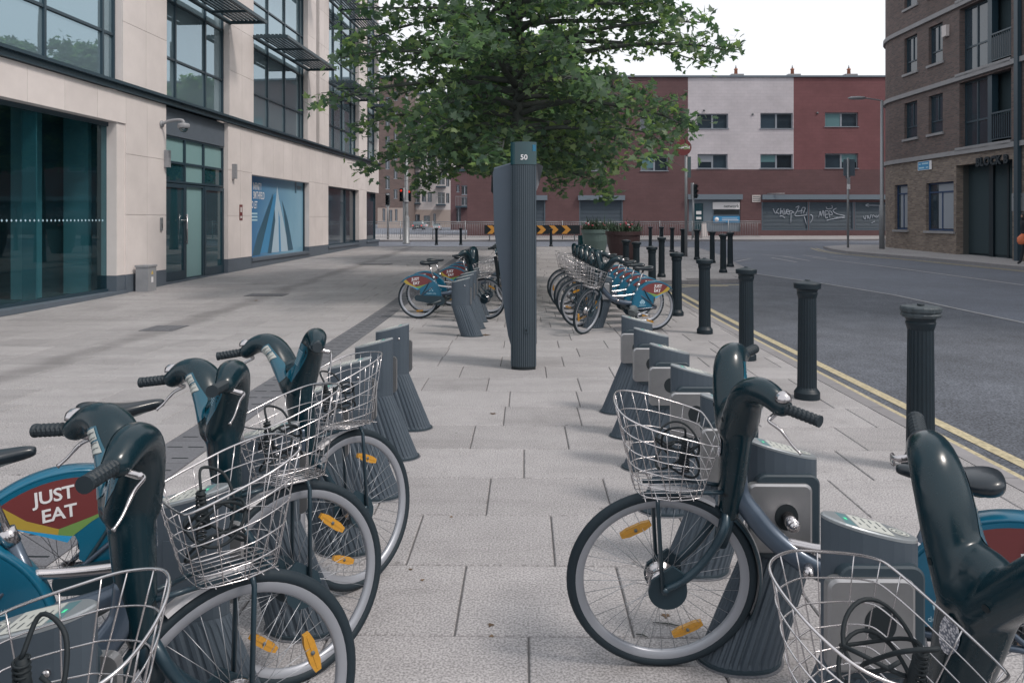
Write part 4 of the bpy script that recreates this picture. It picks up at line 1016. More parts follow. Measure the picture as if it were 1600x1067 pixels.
    for yy, zz in ((.062,.985),(-.062,.985),(.035,.70),(-.035,.70)): grid_decal(sh_, lambda u, v: Vector((0, yy+.0075*v*cos(2*pi*u), zz+.0075*(v+.001)*sin(2*pi*u))), 14, 2, Vector((-1,0,-.1)).normalized(), .0012, mb, 0)
    for k in range(26): zz = .64+.009*k; grid_decal(sh_, lambda u, v: Vector((0, .0008*(2*u-1), zz+.0088*v)), 1, 1, Vector((-1,0,0)), .0008, mb, 0)
    BK['bolts'] = mb.mesh('bolt_recess', M_['hole'])
    # grips
    for sgn, nm in ((1,'gl'),(-1,'gr')):
        a = Vector((-.330, .232*sgn, 1.080)); dv = Vector((-.60, .72*sgn, -.05)).normalized(); g = MB()
        L0 = .122; n = 34; vs_ = []; k = 14
        bn = dv.cross(Vector((0,0,1))).normalized(); cn = dv.cross(bn)
        for i in range(n+1):
            t = i/n; p = a+dv*(.012+L0*t)
            for q in range(k):
                an = 2*pi*q/k; r = .0155+(.0026 if ((i//2+q//2) % 2 == 0 and 2 < i < n-3) else 0)+(.003 if i < 3 or i > n-3 else 0)
                vs_.append(p+(bn*cos(an)+cn*sin(an))*r)
        fs = [(i*k+q, i*k+(q+1) % k, (i+1)*k+(q+1) % k, (i+1)*k+q) for i in range(n) for q in range(k)]+[tuple(range(k-1,-1,-1)), tuple(n*k+q for q in range(k))]
        g.add(vs_, fs, 0, False); g.cyl(a-dv*.02, a+dv*.014, .021, n=14)
        BK['grip'+nm] = g.mesh('grip', M_['grip'])
        # lever sweeping below the grip, from a clamp
        l = MB(); f_ = Vector((.66,.30*sgn,-.25)).normalized()
        c0 = a+dv*.0; l.ring_tube(spline([c0+Vector((.005,0,-.018)), c0+Vector((.030,.015*sgn,-.030)), c0+Vector((.042,.030*sgn,-.036)), c0+dv*.05+Vector((.047,.02*sgn,-.05)), c0+dv*.09+Vector((.045,.015*sgn,-.085)), c0+dv*.115+Vector((.040,.01*sgn,-.105))], 5), [.009]*8+[.0065]*10+[.005]*7+[.0075], 8, flat=(1,.7))
        BK['lev'+nm] = l.mesh('brake_lever', M_['silver'])
    a = Vector((-.330, .232, 1.080)); dv = Vector((-.60,.72,-.30)).normalized(); b0 = a+dv*.0+Vector((.0,.0,.030))
    BK['bell'] = MB().lathe([(.026,-.006),(.026,.002),(.022,.013),(.012,.021),(.002,.023)], 20, c=b0+Vector((-.005,.012,0))).mesh('bell', M_['silver'])
    # fork
    fk = MB()
    fk.ring_tube([(-.205,0,.47),(-.222,0,.54),(-.235,0,.62)], [.024,.03,.033], 12)
    for sgn in (-1, 1):
        fk.ring_tube(spline([(-.222, .012*sgn, .60), (-.208, .050*sgn, .565), (-.175, .056*sgn, .50), (-.125, .058*sgn, .43), (-.062, .060*sgn, .372), (0, .060*sgn, WR)], 5), [.0165]*10+[.015]*10+[.012]*6, 10)
        fk.cyl((0,.052*sgn,WR), (0,.075*sgn,WR), .012, n=10)
    BK['fork'] = fk.mesh('fork', M_['forkp'])
    # mudguard
    def arc(a0, a1, r, wd, mb, mi=0, n=26, th=.003):
        rings = []
        for i in range(n+1):
            a = radians(a0+(a1-a0)*i/n); c = Vector((cos(a)*1, 0, sin(a))); 
            pr = [(r-.010, -wd/2), (r, -wd/2+.006), (r+.004, 0), (r, wd/2-.006), (r-.010, wd/2), (r-.008, wd/2-.003), (r-.002, 0), (r-.008, -wd/2+.003)]
            rings.append([Vector((q*cos(a), y, WR+q*sin(a))) for q, y in pr])
        mb.loft(rings, mi, smooth=False)
    BK['arc'] = arc
    g = MB(); arc(84, 122, .350, .052, g); BK['mud1'] = g.mesh('mudguard_tip', M_['fender'])
    g = MB(); arc(126, 206, .350, .050, g); BK['mud2'] = g.mesh('mudguard', M_['darkp'])
    g = MB(); arc(128, 204, .353, .014, g); BK['mud3'] = g.mesh('mudguard_stripe', M_['fender'])
    # basket
    bk = MB(); wr = .0019
    def hoop(z, t, back_drop=0.):
        # plan outline of the basket at relative height t (0 bottom..1 top)
        fr, bkx, hw = .095+.060*t, -.125-.050*t, .115+.050*t
        pts = []
        for x, y in ((bkx,-hw*.62),(bkx+.03,-hw*.92),(-.02,-hw),(fr-.10,-hw*.97),(fr-.028,-hw*.74),(fr,-hw*.30),(fr,hw*.30),(fr-.028,hw*.74),(fr-.10,hw*.97),(-.02,hw),(bkx+.03,hw*.92),(bkx,hw*.62)):
            u = (x-bkx)/(fr-bkx); zz = z+(.105*u-.05)*t
            pts.append(Vector((x, y, zz)))
        return pts
    def closed_spline(P, n=4):
        N = len(P); R = []
        for i in range(N):
            a, b, c, d = P[i-1], P[i], P[(i+1) % N], P[(i+2) % N]
            for k in range(n):
                t = k/n; R.append(.5*((2*b)+(c-a)*t+(2*a-5*b+4*c-d)*t*t+(3*b-a-3*c+d)*t**3))
        return R
    ZB, ZT = .705, .955
    lv = [0, .16, .36, .57, .78, 1.0]; H = []
    for t in lv:
        P = closed_spline(hoop(ZB+(ZT-ZB)*t, t), 6); H.append(P); bk.ring_tube(P, .0031 if t == 1 else wr, 5, closed=True)
    N = len(H[0])
    for k in range(0, N, 4):
        if k in (0,): pass
        bk.ring_tube([h[k]+Vector((0,0,.0)) for h in H], wr*.9, 4)
    for y in (-.09,-.06,-.03,0,.03,.06,.09): bk.cyl((-.115, y, ZB-.002), (.10-abs(y)*.25, y, ZB-.002), wr*.9, n=4)
    for x in (-.09,-.05,-.01,.03,.07): bk.cyl((x, -.112, ZB-.004), (x, .112, ZB-.004), wr*.9, n=4)
    BK['basket'] = bk.mesh('basket', M_['steel'])
    br = MB(); br.bx(-.10,.06,-.05,-.035,ZB-.016,ZB-.007); br.bx(-.10,.06,.035,.05,ZB-.016,ZB-.007); br.cyl((-.10,-.045,ZB-.012), (-.235,-.02,.68), .008, n=8); br.cyl((-.10,.045,ZB-.012), (-.235,.02,.68), .008, n=8)
    for sgn in (-1, 1): br.ring_tube([(.02,.052*sgn,ZB-.012),(.022,.066*sgn,.66),(.008,.068*sgn,WR)], .0075, 8)
    BK['stay'] = br.mesh('basket_stay', M_['forkp'])
    cb_ = MB(); co = []
    for k in range(150):
        t = k/149; a = t*2*pi*13; co.append(Vector((-.075+.012*cos(a), .05+.012*sin(a), .90-.13*t)))
    cb_.ring_tube(co, .0026, 5)
    lp = [Vector((-.06+.075*cos(a)+.0, -.02+.06*sin(a), .76+.035*sin(a*1.5+1)+a*.006)) for a in [2*pi*k/60*1.8 for k in range(108)]]
    cb_.ring_tube(lp, .0042, 6); cb_.ring_tube(spline([(-.075,.05,.90),(-.06,.09,.95),(-.01,.06,.93),(0,.01,.86),(-.03,-.03,.80)], 6), .0042, 6)
    cb_.cyl((-.075,.05,.90), (-.06,.045,.80), .010, n=8)
    BK['cable'] = cb_.mesh('lock_cable', M_['hole'])
steering_meshes()
def frame_meshes():
    RXL = -1.12
    fr = MB()
    fr.ring_tube(spline([(-.262,0,.74),(-.272,0,.66),(-.315,0,.60),(-.38,0,.53),(-.47,0,.47),(-.58,0,.43),(-.70,0,.41),(-.785,0,.405)], 6), [.036]*12+[.037]*20+[.035]*11, 14, flat=(1,.86))
    BK['frame'] = fr.mesh('frame', M_['framep'])
    st_ = MB(); st_.ring_tube([(-.742,0,.33),(-.862,0,.66)], .021, 12); BK['seat_tube'] = st_.mesh('seat_tube', M_['framep'])
    st_ = MB(); st_.ring_tube([(-.866,0,.664),(-.945,0,.882)], .0145, 10); st_.cyl((-.858,0,.645), (-.874,0,.69), .025, n=12); BK['seat_post'] = st_.mesh('seat_post', M_['silver'])
    cs = MB(); cs.ring_tube([(-.74,0,.41),(-.745,0,.30)], .026, 10)
    for sgn in (-1, 1):
        cs.ring_tube(spline([(-.76,.03*sgn,.325),(-.88,.055*sgn,.325),(RXL,.062*sgn,WR)], 4), .011, 8)
        cs.ring_tube(spline([(-.825,.015*sgn,.56),(-.90,.055*sgn,.50),(-1.03,.062*sgn,.41),(RXL,.062*sgn,WR)], 4), .009, 8)
    BK['rear_stay'] = cs.mesh('rear_stay', M_['framep'])
    rl = MB()
    for sgn in (1,): rl.ring_tube(spline([(-.81,0,.54),(-.70,0,.525),(-.55,0,.515),(-.42,0,.52)], 5), .016, 10)
    rl.cyl((-.50,-.03,.46), (-.50,-.085,.46), .016, n=12); rl.cyl((-.50,.03,.46), (-.50,.085,.46), .016, n=12)
    BK['lock_rail'] = rl.mesh('lock_rail', M_['silver'])
    # saddle
    rings = []
    for x, hw, zt, th in ((-.795,.012,.925,.02),(-.805,.020,.932,.034),(-.84,.026,.934,.044),(-.89,.034,.930,.050),(-.94,.052,.930,.056),(-.99,.082,.936,.066),(-1.03,.100,.944,.078),(-1.06,.098,.948,.080),(-1.085,.078,.944,.066),(-1.095,.045,.934,.040)):
        r = []
        for k in range(16):
            a = 2*pi*k/16; y = hw*cos(a); s_ = sin(a); z = zt-th/2+th/2*(abs(s_)**.7)*(1 if s_ > 0 else -1); 
            if s_ < 0: y *= .86
            r.append(Vector((x, y, z)))
        rings.append(r)
    sd_ = MB(); sd_.loft(rings); sm_ = evaluated(sd_.mesh('saddle', M_['saddle']), [('SUBSURF', dict(levels=1, render_levels=1))])
    for p in sm_.polygons: p.use_smooth = True
    BK['saddle'] = sm_
    sr = MB()
    for sgn in (-1, 1): sr.ring_tube(spline([(-.83,.012*sgn,.905),(-.90,.022*sgn,.885),(-.96,.024*sgn,.880),(-1.03,.035*sgn,.90)], 4), .0045, 6); sr.ring_tube([(-1.02,.045*sgn,.875),(-1.02,.045*sgn,.90)], .017, 8)
    BK['saddle_rail'] = sr.mesh('saddle_rails', M_['ink'])
    # rear guard, rear mudguard
    c = Vector((RXL, 0, WR))
    def pol(r, a, y): a = radians(a); return Vector((RXL-r*cos(a), y, WR+r*sin(a))) if False else Vector((RXL+r*cos(a), y, WR+r*sin(a)))
    # angle: 0 = forward, 90 = up, 180 = rear
    def skin(mb, outer, inner, y, mi=0, th=.004):
        n = len(outer); V = [pol(r, a, y+th/2) for r, a in outer+inner]+[pol(r, a, y-th/2) for r, a in outer+inner]; N = 2*n; Fs = []
        for i in range(n-1): Fs.append((i, i+1, n+i+1, n+i)); Fs.append((N+n+i, N+n+i+1, N+i+1, N+i)); Fs.append((i+1, i, N+i, N+i+1)); Fs.append((n+i, n+i+1, N+n+i+1, N+n+i))
        Fs += [(0, n, N+n, N), (n-1, N+n-1, N+N-1, n+n-1)]
        mb.add(V, Fs, mi)
    A_ = [2+ (133-2)*k/30 for k in range(31)]
    def rin(a):      # inner edge of the guard: just under the hub line at the front, sloping up to the tail
        if a < 62: return .07
        t = (a-62)/(133-62); return .07+(.245)*t**.85
    def rout(a): return .372 if a > 14 else .372+.0*a
    for sgn, key in ((1,'guardL'),(-1,'guardR')):
        g = MB(); y = .052*sgn
        skin(g, [(rout(a), a) for a in A_], [(rin(a), a) for a in A_], y)
        if sgn == 1:   # top cap joining both sides
            rings = []
            for a in [2+(140-2)*k/30 for k in range(31)]: rings.append([pol(.372, a, -.052), pol(.384, a, -.036), pol(.387, a, 0), pol(.384, a, .036), pol(.372, a, .052), pol(.378, a, .034), pol(.381, a, 0), pol(.378, a, -.034)])
            g.loft(rings, smooth=True)
        BK[key] = g.mesh('wheel_guard', M_['blue'])
        # advert: red field with yellow, green, light-blue edge
        d = MB(); yy = .0545*sgn; th = .0012
        def patch(pts, mi, lift=0.0):
            mb_p = [pol(r, a, yy+sgn*lift) for r, a in pts]; f = tuple(range(len(pts))); d.add(mb_p, [f if sgn < 0 else f[::-1]], mi)
        top = [(.358, a) for a in [48+(124-48)*k/14 for k in range(15)]]
        patch(top+[(.262,118),(.185,98),(.215,72),(.275,56)], 0)
        patch([(.358,124),(.358,132),(.300,131),(.165,100),(.185,98),(.262,118)], 1, .0004)
        patch([(.185,98),(.165,100),(.150,84),(.205,68),(.245,60),(.262,58.6),(.215,72)], 2, .0005)
        patch([(.300,131),(.272,128),(.130,90),(.150,84),(.165,100)], 3, .0006)
        BK['ad'+key] = d.mesh('advert_panel', [M_['red'], M_['adyel'], M_['adgrn'], M_['adlb']])
    fb = MB()
    for sgn in (-1, 1): pts = [pol(.340, 10, .058*sgn), pol(.30, 22, .060*sgn), pol(.245, 45, .060*sgn), pol(.19, 70, .060*sgn), pol(.06, 78, .060*sgn)]; fb.ring_tube(spline([pol(.352, 46, .059*sgn), pol(.27, 60, .061*sgn), pol(.15, 80, .061*sgn)][:0] or [pol(.33, 54, .058*sgn), pol(.20, 50, .060*sgn), pol(.05, 30, .060*sgn)], 4), .007, 6)
    BK['guard_strut'] = fb.mesh('guard_strut', M_['darkp'])
    t_ = MB(); rings = [[pol(.362, a, -.03), pol(.372, a, 0), pol(.362, a, .03), pol(.368, a, 0)] for a in (130,136,142,148)]
    t_.loft([[pol(.350, a, -.034), pol(.384, a, -.034), pol(.390, a, 0), pol(.384, a, .034), pol(.350, a, .034)] for a in (134, 141)], smooth=False); BK['rear_lamp'] = t_.mesh('tail_cap', M_['blue'])
    # chain case, cranks, pedals, kickstand
    cc_ = MB(); oc = []
    for a in range(90, 271, 15): oc.append((-1.12+.048*cos(radians(a)), WR+.048*sin(radians(a))))
    for a in range(-90, 91, 15): oc.append((-.745+.075*cos(radians(a)), .30+.075*sin(radians(a))))
    cc_.prism(oc, -.066, -.085); BK['chain_case'] = cc_.mesh('chain_case', M_['darkp'])
    cr_ = MB(); cr_.cyl((-.745,-.09,.30), (-.745,.09,.30), .016, n=12); cr_.lathe([(.085,-.004),(.085,.004)], 28, c=(-.745,.066,.30), M=Matrix.Rotation(pi/2,3,'X')); 
    a = radians(200); e = Vector((cos(a), 0, sin(a)))*.165
    for sgn, e_ in ((-1, e), (1, -e)): cr_.ring_tube([Vector((-.745,.085*sgn,.30)), Vector((-.745,.095*sgn,.30))+e_], [.013,.010], 8)
    BK['crank'] = cr_.mesh('crank', M_['ink'])
    for sgn, e_, k in ((-1, e, 'pedR'), (1, -e, 'pedL')):
        p = Vector((-.745,.105*sgn,.30))+e_; m_ = MB(); m_.box(p+Vector((0,.045*sgn,0)), (.085,.085,.022)); m_.box(p+Vector((0,.045*sgn,.0125)), (.06,.075,.003)); BK[k] = m_.mesh('pedal', M_['hole'])
    ks = MB(); ks.ring_tube([(-.80,.06,.29),(-.95,.095,.24),(-1.0,.10,.235)], [.010,.009,.012], 8); BK['kickstand'] = ks.mesh('kickstand', M_['spoke'])
    g = MB(); BK['arc'](126, 150, .350, .050, g); 
frame_meshes()
def bike(x, y, head, steer, label, group, seat=0., detail=True):
    """(x,y) = where the front tyre touches the ground; head, steer in degrees"""
    t = thing('hire_bicycle', (x, y, zg(y)), radians(head), label, 'bicycle', group)
    SM = Matrix.Rotation(radians(steer), 4, AX)
    lnk = lambda nm, key, p, M=None: link(nm, BK[key], p, M)
    fw = lnk('wheel', 'rim', t, SM); lnk('tyre', 'tyre', fw); lnk('spokes', 'spokes', fw); lnk('hub', 'hubf', fw); lnk('hub_cover', 'hubcover', t, SM)
    ph = random.uniform(0, 2*pi)
    rw = lnk('wheel', 'rim', t, Matrix.Translation((-1.12, 0, 0))); lnk('tyre', 'tyre', rw); lnk('spokes', 'spokes', rw); lnk('hub', 'hub', rw)
    for wv, p0 in ((fw, ph), (rw, random.uniform(0, 2*pi))):
        for k in range(2):
            a = p0+pi*k; link('reflector', BK['reflector'], wv, Matrix.Translation((.215*cos(a), 0, WR+.215*sin(a)))@Matrix.Rotation(-(a+pi/2), 4, 'Y'))
    for nm, key in (('fork','fork'),('mudguard_tip','mud1'),('mudguard','mud2'),('mudguard_stripe','mud3'),('basket','basket'),('basket_stay','stay'),('grip','gripgl'),('grip','gripgr'),('brake_lever','levgl'),('brake_lever','levgr'),('bell','bell')): lnk(nm, key, t, SM)
    if detail: lnk('lock_cable', 'cable', t, SM)
    s_ = lnk('handlebar_shroud', 'shroud', t, SM); lnk('info_panel', 'info_panel', s_); lnk('bolt_recess', 'bolts', s_); lnk('front_reflector', 'front_reflector', s_)
    f = lnk('frame', 'frame', t)
    for nm, key in (('seat_tube','seat_tube'),('rear_stay','rear_stay'),('lock_rail','lock_rail'),('chain_case','chain_case'),('crank','crank'),('pedal','pedL'),('pedal','pedR'),('kickstand','kickstand'),('guard_strut','guard_strut')): lnk(nm, key, t)
    lnk('seat_post', 'seat_post', t, Matrix.Translation((-.36*seat, 0, seat)))
    sd_ = lnk('saddle', 'saddle', t, Matrix.Translation((-.36*seat, 0, seat))); lnk('saddle_rails', 'saddle_rail', sd_)
    for key, sgn in (('guardL', 1), ('guardR', -1)):
        g = lnk('wheel_guard', key, t); lnk('advert_panel', 'ad'+key, g)
        R = Matrix.Rotation(pi if sgn > 0 else 0, 4, 'Z')@Matrix.Rotation(pi/2, 4, 'X')
        for body, cx, cz, sz, m_, bold, shr in (('JUST', -1.160, WR+.304, .064, M_['white'], .0012, .12), ('EAT', -1.155, WR+.238, .064, M_['white'], .0012, .12)):
            me = text_mesh(body, sz, m_, ext=.0006, bold=bold, shear=0, space=.95)
            rot = Matrix.Rotation(radians(8), 4, 'Z')
            o = link('advert_lettering', me, g, Matrix.Translation((cx+(.01 if body == 'EAT' else 0), .0562*sgn, cz))@R@Matrix.Rotation(radians(-4 if sgn > 0 else 4), 4, 'Z'))
        if sgn > 0:
            me = text_mesh('db', .085, M_['ltxt'], ext=.0006, bold=.001); link('emblem', me, g, Matrix.Translation((-.90, .0552, WR+.085))@R)
            me = text_mesh('dublinbikes', .024, M_['ltxt'], ext=.0006); link('small_lettering', me, g, Matrix.Translation((-.90, .0552, WR+.035))@R)
        else:
            me = text_mesh('Dublin City', .034, M_['ltxt'], ext=.0006); link('small_lettering', me, g, Matrix.Translation((-.90, -.0552, WR+.075))@R)
            link('emblem', castle, g, Matrix.Translation((-.90, -.0552, WR+.125))@R)
    return t
# three small flaming castles
cm = MB()
for cx, cz in ((-.022,0),(.022,0),(0,.026)):
    cm.add([(cx-.010,cz-.010,0),(cx+.010,cz-.010,0),(cx+.008,cz,0),(cx-.008,cz,0)], [(0,1,2,3)])
    for k in (-1,0,1): cm.add([(cx+k*.0065-.0025,cz,0),(cx+k*.0065+.0025,cz,0),(cx+k*.009,cz+.011,0)], [(0,1,2)])
castle = cm.mesh('emblem', M_['ltxt'])
GL_, GR_, GFL, GFR = 'hire bicycles docked in the near left row', 'hire bicycles docked in the near right row', 'hire bicycles in the far left bank', 'hire bicycles in the far right bank'
bike(-.72, 3.32, 33, 24, 'hire bicycle farthest of the near left row, nose to the empty docks', GL_)
bike(-.78, 2.64, 27, 18, 'second farthest hire bicycle of the near left row, its shroud between two baskets', GL_)
bike(-.745, 1.97, 33, 8, 'third near left hire bicycle with big grey shroud and saddle at the left edge', GL_)
bike(-.80, 1.33, 33, -25, 'hire bicycle nearest at bottom left, of which mostly the wire basket shows', GL_)
bike(.50, 2.76, 157, 24, 'hire bicycle on the right with its whole front wheel in view and basket over it', GR_, seat=-.10)
bike(.63, 1.64, 156, 46, 'hire bicycle nearest at bottom right, with oval white reflector on its glossy shroud', GR_)
fr_lab = ['foremost hire bicycle of the far right bank, showing its whole blue and red wheel guard', 'second hire bicycle of the far right bank, behind the foremost one', 'third hire bicycle of the far right bank', 'fourth hire bicycle of the far right bank', 'fifth hire bicycle of the far right bank', 'rearmost hire bicycle of the far right bank, nearest the planters']
for k in range(6): bike(.84-.02*k, 10.72+.71*k, 200, 34 if k == 0 else random.uniform(-4, 12), fr_lab[k], GFR, detail=False)
fl_lab = ['foremost hire bicycle of the far left bank, its wheel guard farthest left', 'second hire bicycle of the far left bank, partly behind the foremost', 'third hire bicycle of the far left bank, its red panel further right', 'fourth hire bicycle of the far left bank', 'rearmost hire bicycle of the far left bank']
for k, (x, y) in enumerate(((-.62,12.25),(-.60,12.95),(-.22,14.0),(-.20,14.7),(-.18,15.4))): bike(x, y, -4 if k < 2 else 0, (-16, 8, 10, -5, 4)[k], fl_lab[k], GFL, detail=False)

# ------------------------------------------------------------------ docks
def dock_meshes():
    D = {}
    def lens(L, T, n=24, x0=0., px=1.0):      # pointed ellipse in plan
        pts = []
        for k in range(n):
            a = 2*pi*k/n; ca, sa = cos(a), sin(a)
            pts.append((x0+L/2*(abs(ca)**.85)*(1 if ca > 0 else -1), T/2*sa*abs(sa)**.15))
        return pts
    ztop = lambda x: .775+.10*max(-1, min(1, x/.13))*.32      # aisle side (+x) is higher
    # head
    hd = MB(); lo = lens(.262, .118); zs = [.425, .46, None]
    r0 = [Vector((x*1.0, y, .425)) for x, y in lo]; r1 = [Vector((x, y, .70)) for x, y in lo]; r2 = [Vector((x, y, ztop(x)-.004)) for x, y in lo]
    hd.loft([r0, r1, r2], smooth=False); D['head'] = hd.mesh('head', M_['dock'])
    # leg, leaning towards the aisle with vertical ribs
    n = 160; lg = MB(); rings = []
    base = lens(.262, .118, n)
    for j, z in enumerate([.424, .40, .30, .2, .1, .03, .0]):
        t = 1-z/.424; t = min(1, t); ring = []
        for k, (x, y) in enumerate(base):
            a = 2*pi*k/n; rib = -.0026 if (k % 5 in (0, 1) and 0 < j < 6) else 0
            s_ = 1+.16*t; ln = sqrt(x*x+y*y)+1e-6
            ring.append(Vector((x*s_*(1+rib/ln)+.155*t, y*(1+.80*t)*(1+rib/ln*2.2), z)))
        rings.append(ring)
    lg.loft(rings, smooth=False); D['leg'] = lg.mesh('leg', M_['dock'])
    ft = MB(); 
    ft.loft([[Vector((x*1.19+.155, y*1.92, z)) for x, y in lens(.262,.118,40)] for z in (.0, .014)], smooth=False); D['foot'] = ft.mesh('foot_plate', M_['dockd'])
    # top plate
    tp = MB(); pl = lens(.262, .116, 40)
    tp.loft([[Vector((x, y, ztop(x)-.0035)) for x, y in pl], [Vector((x, y, ztop(x)+.004)) for x, y in pl], [Vector((x*.96, y*.93, ztop(x)+.007)) for x, y in pl]], smooth=False); D['top_plate'] = tp.mesh('top_plate', M_['plate'])
    lb = MB()
    def q(x0, x1, y0, y1, e, mi): lb.add([(x0,y0,ztop(x0)+e),(x1,y0,ztop(x1)+e),(x1,y1,ztop(x1)+e),(x0,y1,ztop(x0)+e)], [(0,1,2,3)], mi)
    q(-.050,.045,-.047,.047,.0078,0); q(.049,.085,-.040,.040,.0078,1); q(.060,.068,-.008,.006,.0086,2)
    for k in range(4):
        for h in range(2): q(-.036+.021*k, -.032+.021*k, -.036+h*.040, (-.006 if h == 0 else .026)-.007*(k % 2), .0086, 3)
    D['label'] = lb.mesh('label', [M_['label'], M_['tealab'], M_['green'], M_['ink']])
    rg = MB(); 
    def ringz(cx, r0_, r1_, e, mi):
        V = []; n_ = 20
        for k in range(n_):
            a = 2*pi*k/n_
            for r_ in (r0_, r1_): x = cx+r_*cos(a)*1.15; V.append((x, r_*sin(a), ztop(x)+e))
        rg.add(V, [(2*k, 2*k+1, 2*((k+1) % n_)+1, 2*((k+1) % n_)) for k in range(n_)], mi)
    ringz(-.082, .019, .023, .0080, 0); ringz(-.082, .0, .016, .0080, 0); ringz(-.082, .006, .009, .0086, 1)
    D['card_reader'] = rg.mesh('card_reader', [M_['label'], M_['ink']])
    # lock plate on the -y side with rounded frame and dark socket
    def rrect(x0, x1, z0, z1, r, y, n_=6):
        P = []
        for cx, cz, a0 in ((x1-r, z1-r, 0), (x0+r, z1-r, 90), (x0+r, z0+r, 180), (x1-r, z0+r, 270)):
            for k in range(n_+1): a = radians(a0+90*k/n_); P.append(Vector((cx+r*cos(a), y, cz+r*sin(a))))
        return P
    fm = MB(); fm.loft([rrect(-.118,.108,.40,.70,.035,.02), rrect(-.118,.108,.40,.70,.035,.066), rrect(-.112,.102,.406,.694,.03,.070)], smooth=False); D['surround'] = fm.mesh('lock_surround', M_['dockd'])
    lp = MB(); lp.loft([rrect(-.085,.145,.425,.672,.026,.055), rrect(-.085,.145,.425,.672,.026,.080), rrect(-.077,.137,.433,.664,.022,.085)], smooth=False); D['lock_plate'] = lp.mesh('lock_plate', M_['lockp'])
    hl = MB(); hl.loft([[Vector((.008+.042*sx_*cos(a), y, .555+.047*sx_*sin(a))) for a in [2*pi*k/24 for k in range(24)]] for y, sx_ in ((.0835,1.0),(.0865,1.0),(.0868,.9))], smooth=False); D['socket'] = hl.mesh('lock_socket', M_['hole'])
    pg = MB(); pg.cyl((.005,.087,.555), (.005,.15,.548), .023, n=16); pg.cyl((.005,.15,.548), (.005,.16,.547), .018, n=16); D['plug'] = pg.mesh('lock_bolt', M_['silver'])
    bt = MB(); bt.cyl((.06,-.052,.70), (.06,-.059,.70), .008, n=10); D['knob'] = bt.mesh('knob', M_['silver'])
    def ys(x): ca = min(1, (abs(x)*2/.262))**(1/.85); return .059*(max(0, 1-ca*ca)**.5)**1.15
    ac = MB(); xs_ = [-.045+.0175*i for i in range(7)]
    for x0, x1 in zip(xs_[:-1], xs_[1:]):
        ac.add([(x0,-ys(x0)-.0025,.47),(x1,-ys(x1)-.0025,.47),(x1,-ys(x1)-.0025,.665),(x0,-ys(x0)-.0025,.665),(x0,-ys(x0)+.004,.47),(x1,-ys(x1)+.004,.47),(x1,-ys(x1)+.004,.665),(x0,-ys(x0)+.004,.665)], [(0,1,2,3),(3,2,6,7),(1,0,4,5)])
    ac.add([(xs_[0],-ys(xs_[0])-.0025,.47),(xs_[0],-ys(xs_[0])+.004,.47),(xs_[0],-ys(xs_[0])+.004,.665),(xs_[0],-ys(xs_[0])-.0025,.665)], [(3,2,1,0)])
    D['access'] = ac.mesh('access_panel', M_['dock'])
    ab = MB()
    for bx_, by_ in ((.16,.115),(.16,-.115),(.28,.03),(.03,-.03)): ab.cyl((bx_,by_,.014), (bx_,by_,.022), .009, n=8)
    D['bolts'] = ab.mesh('anchor_bolt', M_['galv'])
    wr_ = MB(); wr_.loft([[Vector((x*1.25+.155, y*2.15, z)) for x, y in lens(.262,.118,40)] for z in (-.004, .003)], smooth=False); D['pad'] = wr_.mesh('base_plate', M_['drain'])
    return D
DM = dock_meshes()
def dock(x, y, rz, label, group, plug=False):
    t = thing('docking_post', (x, y, zg(y)), rz, label, 'docking post', group)
    h = link('head', DM['head'], t); link('lock_socket', DM['socket'], t); link('knob', DM['knob'], h)
    link('lock_surround', DM['surround'], t); link('lock_plate', DM['lock_plate'], t)
    link('leg', DM['leg'], t); link('foot_plate', DM['foot'], t)
    tp = link('top_plate', DM['top_plate'], t); link('label', DM['label'], tp); link('card_reader', DM['card_reader'], tp)
    link('access_panel', DM['access'], h); link('base_plate', DM['pad'], t)
    if plug: link('lock_bolt', DM['plug'], t)
    return t
gd = 'bicycle docking posts'
labR = ['farthest empty docking post of the near right row', 'second empty docking post of the near right row, one in front of the farthest', 'third docking post of the near right row, its socket plate fully in view', 'fourth docking post of the near right row, seen through the wire basket', 'fifth docking post of the near right row, just behind the black shroud', 'docking post whose socket holds the bolt of the right hire bicycle', 'nearest right docking post, seen through the bottom right basket']
for k in range(7): dock(.945, 6.38-.715*k, pi, labR[k], gd, plug=(k == 5))
labL = ['farthest empty docking post of the near left row', 'second docking post of the near left row, in front of the farthest', 'third docking post of the near left row, behind a wire basket', 'fourth docking post of the near left row, between two bicycles', 'fifth docking post of the near left row, under the basket of the third bicycle', 'sixth docking post of the near left row, seen through spokes', 'nearest left docking post, its lit label seen through the bottom left basket']
for k in range(7): dock(-1.03, 5.86-.715*k, 0, labL[k], gd)
for k in range(4): dock(-.89, 10.50+.72*k, 0, ['foremost grey docking post of the far left bank, beside the kiosk', 'second docking post of the far left bank', 'third docking post of the far left bank', 'fourth docking post of the far left bank'][k], gd)
for k in range(5): dock(1.18, 11.35+.71*k, pi, ['foremost docking post of the far right bank, dark between bicycle wheels', 'second docking post of the far right bank', 'third docking post of the far right bank', 'fourth docking post of the far right bank', 'fifth docking post of the far right bank'][k], gd)

